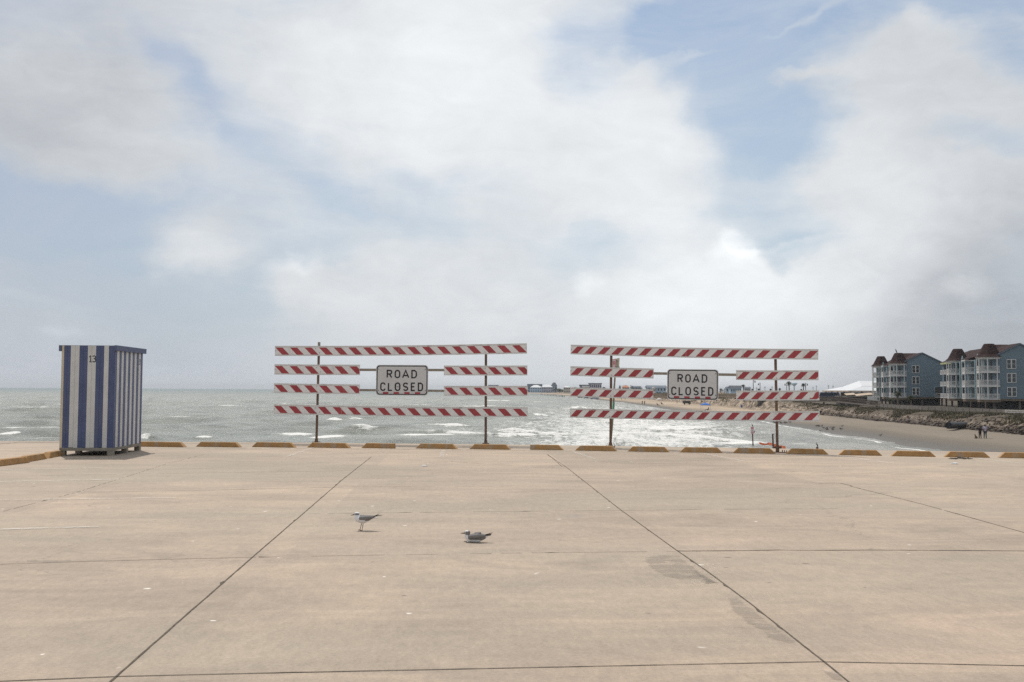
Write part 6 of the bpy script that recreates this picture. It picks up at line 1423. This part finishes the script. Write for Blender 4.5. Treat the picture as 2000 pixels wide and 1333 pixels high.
# ---------------------------------------------------------------- dune grass and scrub
M_GRS = mat('dune_grass', (0.140, 0.118, 0.070), .9, .35, .5); M_GRD = mat('dune_scrub', (0.075, 0.068, 0.042), .9, .35, .5)
def grass():
    m = MB(); rs = random.Random(5)
    n_ = 0
    while n_ < 7000:
        px = rs.uniform(1180, 2120); px = px if rs.random() < .5 else rs.uniform(1560, 2120)
        rw, rf, rc, zc = [float(v) for v in coast(np.array(px))]
        t = rs.uniform(.35, 2.6); r = rf+(rc-rf)*t; X = (px-1000)/2000*r
        dens = float(fbm(np.array([X*.12]), np.array([r*.12]), 3)[0])
        if dens < .40 or (t < 1 and dens < .66-.20*t): continue
        z = tz(X, r); m.mt(0 if rs.random() < (.75 if px < 1600 else .4) else 1); h = rs.uniform(.15, .42)*(1 if r < 320 else 1.4)
        for k in range(5):
            a = rs.uniform(0, 2*PI); w_ = .09*(1 if r < 300 else 1.8); q = Vector((X+rs.uniform(-.4, .4), r+rs.uniform(-.4, .4), z-.05)); tip = q+Vector((math.cos(a)*h*.5, math.sin(a)*h*.5, h)); s = Vector((-math.sin(a), math.cos(a), 0))*w_
            m.add([q-s, q+s, tip], [(0, 1, 2)])
        n_ += 1
    tag(m.build('dune_grass', [M_GRS, M_GRD]), 'dry grass and low scrub growing on the dune and its eroded bank', 'grass', kind='stuff')
grass()
def wrack():
    m = MB(); rs = random.Random(21)
    for i in range(2600):
        px = rs.uniform(1590, 2080); rw, rf, rc, zc = [float(v) for v in coast(np.array(px))]; r = rf+rs.gauss(-.3, 1.3)+(rs.uniform(0, 7) if rs.random() < .30 else 0); X = (px-1000)/2000*r; z = tz(X, r)
        h = rs.uniform(.03, .16); w_ = rs.uniform(.2, .8); c = Vector((X, r, z)); pts = [c+Vector((rs.uniform(-w_, w_), rs.uniform(-w_, w_)*.7, 0)) for _ in range(4)]; m.mt(0 if rs.random() < .7 else 1)
        m.add(pts+[c+Vector((rs.uniform(-.1, .1), 0, h))], [(0, 1, 4), (1, 2, 4), (2, 3, 4), (3, 0, 4)])
    tag(m.build('wrack_line', [mat('dark_wrack', (0.048, 0.036, 0.030), .95, .4, 1), mat('crumbled_clay', (0.105, 0.076, 0.056), .95, .3, 1)]), 'dark seaweed and crumbled clay heaped along the foot of the dune', 'wrack', kind='stuff')
wrack()
def scrub():
    m = MB(); rs = random.Random(8)
    for i in range(900):
        px = rs.uniform(940, 1300); rw, rf, rc, zc = [float(v) for v in coast(np.array(px))]; r = rc*rs.uniform(1.0, 1.18); X = (px-1000)/2000*r; z = tz(X, r)
        h = rs.uniform(1.0, 3.2)*(r/900)**.5; leafblob(m, Vector((X, r, z+h*.4)), h*1.6, h, h*.6, 7, h*.5)
    tag(m.build('shore_scrub', M_LEAF), 'dark low scrub covering the far shore below the distant houses', 'scrub', kind='stuff')
scrub()

# ---------------------------------------------------------------- haze over the water and the far shore
def haze():
    m = MB(); m.box((0, 7400, 6), (92000, 15200, 60)); hm = bpy.data.materials.new('sea_haze'); hm.use_nodes = True; nt = hm.node_tree; nt.nodes.clear()
    o = nt.nodes.new('ShaderNodeOutputMaterial'); v = nt.nodes.new('ShaderNodeVolumePrincipled'); v.inputs['Color'].default_value = (.86, .90, .95, 1); v.inputs['Density'].default_value = HAZE; nt.links.new(v.outputs[0], o.inputs['Volume'])
    tag(m.build('haze', hm), kind='stuff')
HAZE = 0.00010
haze()
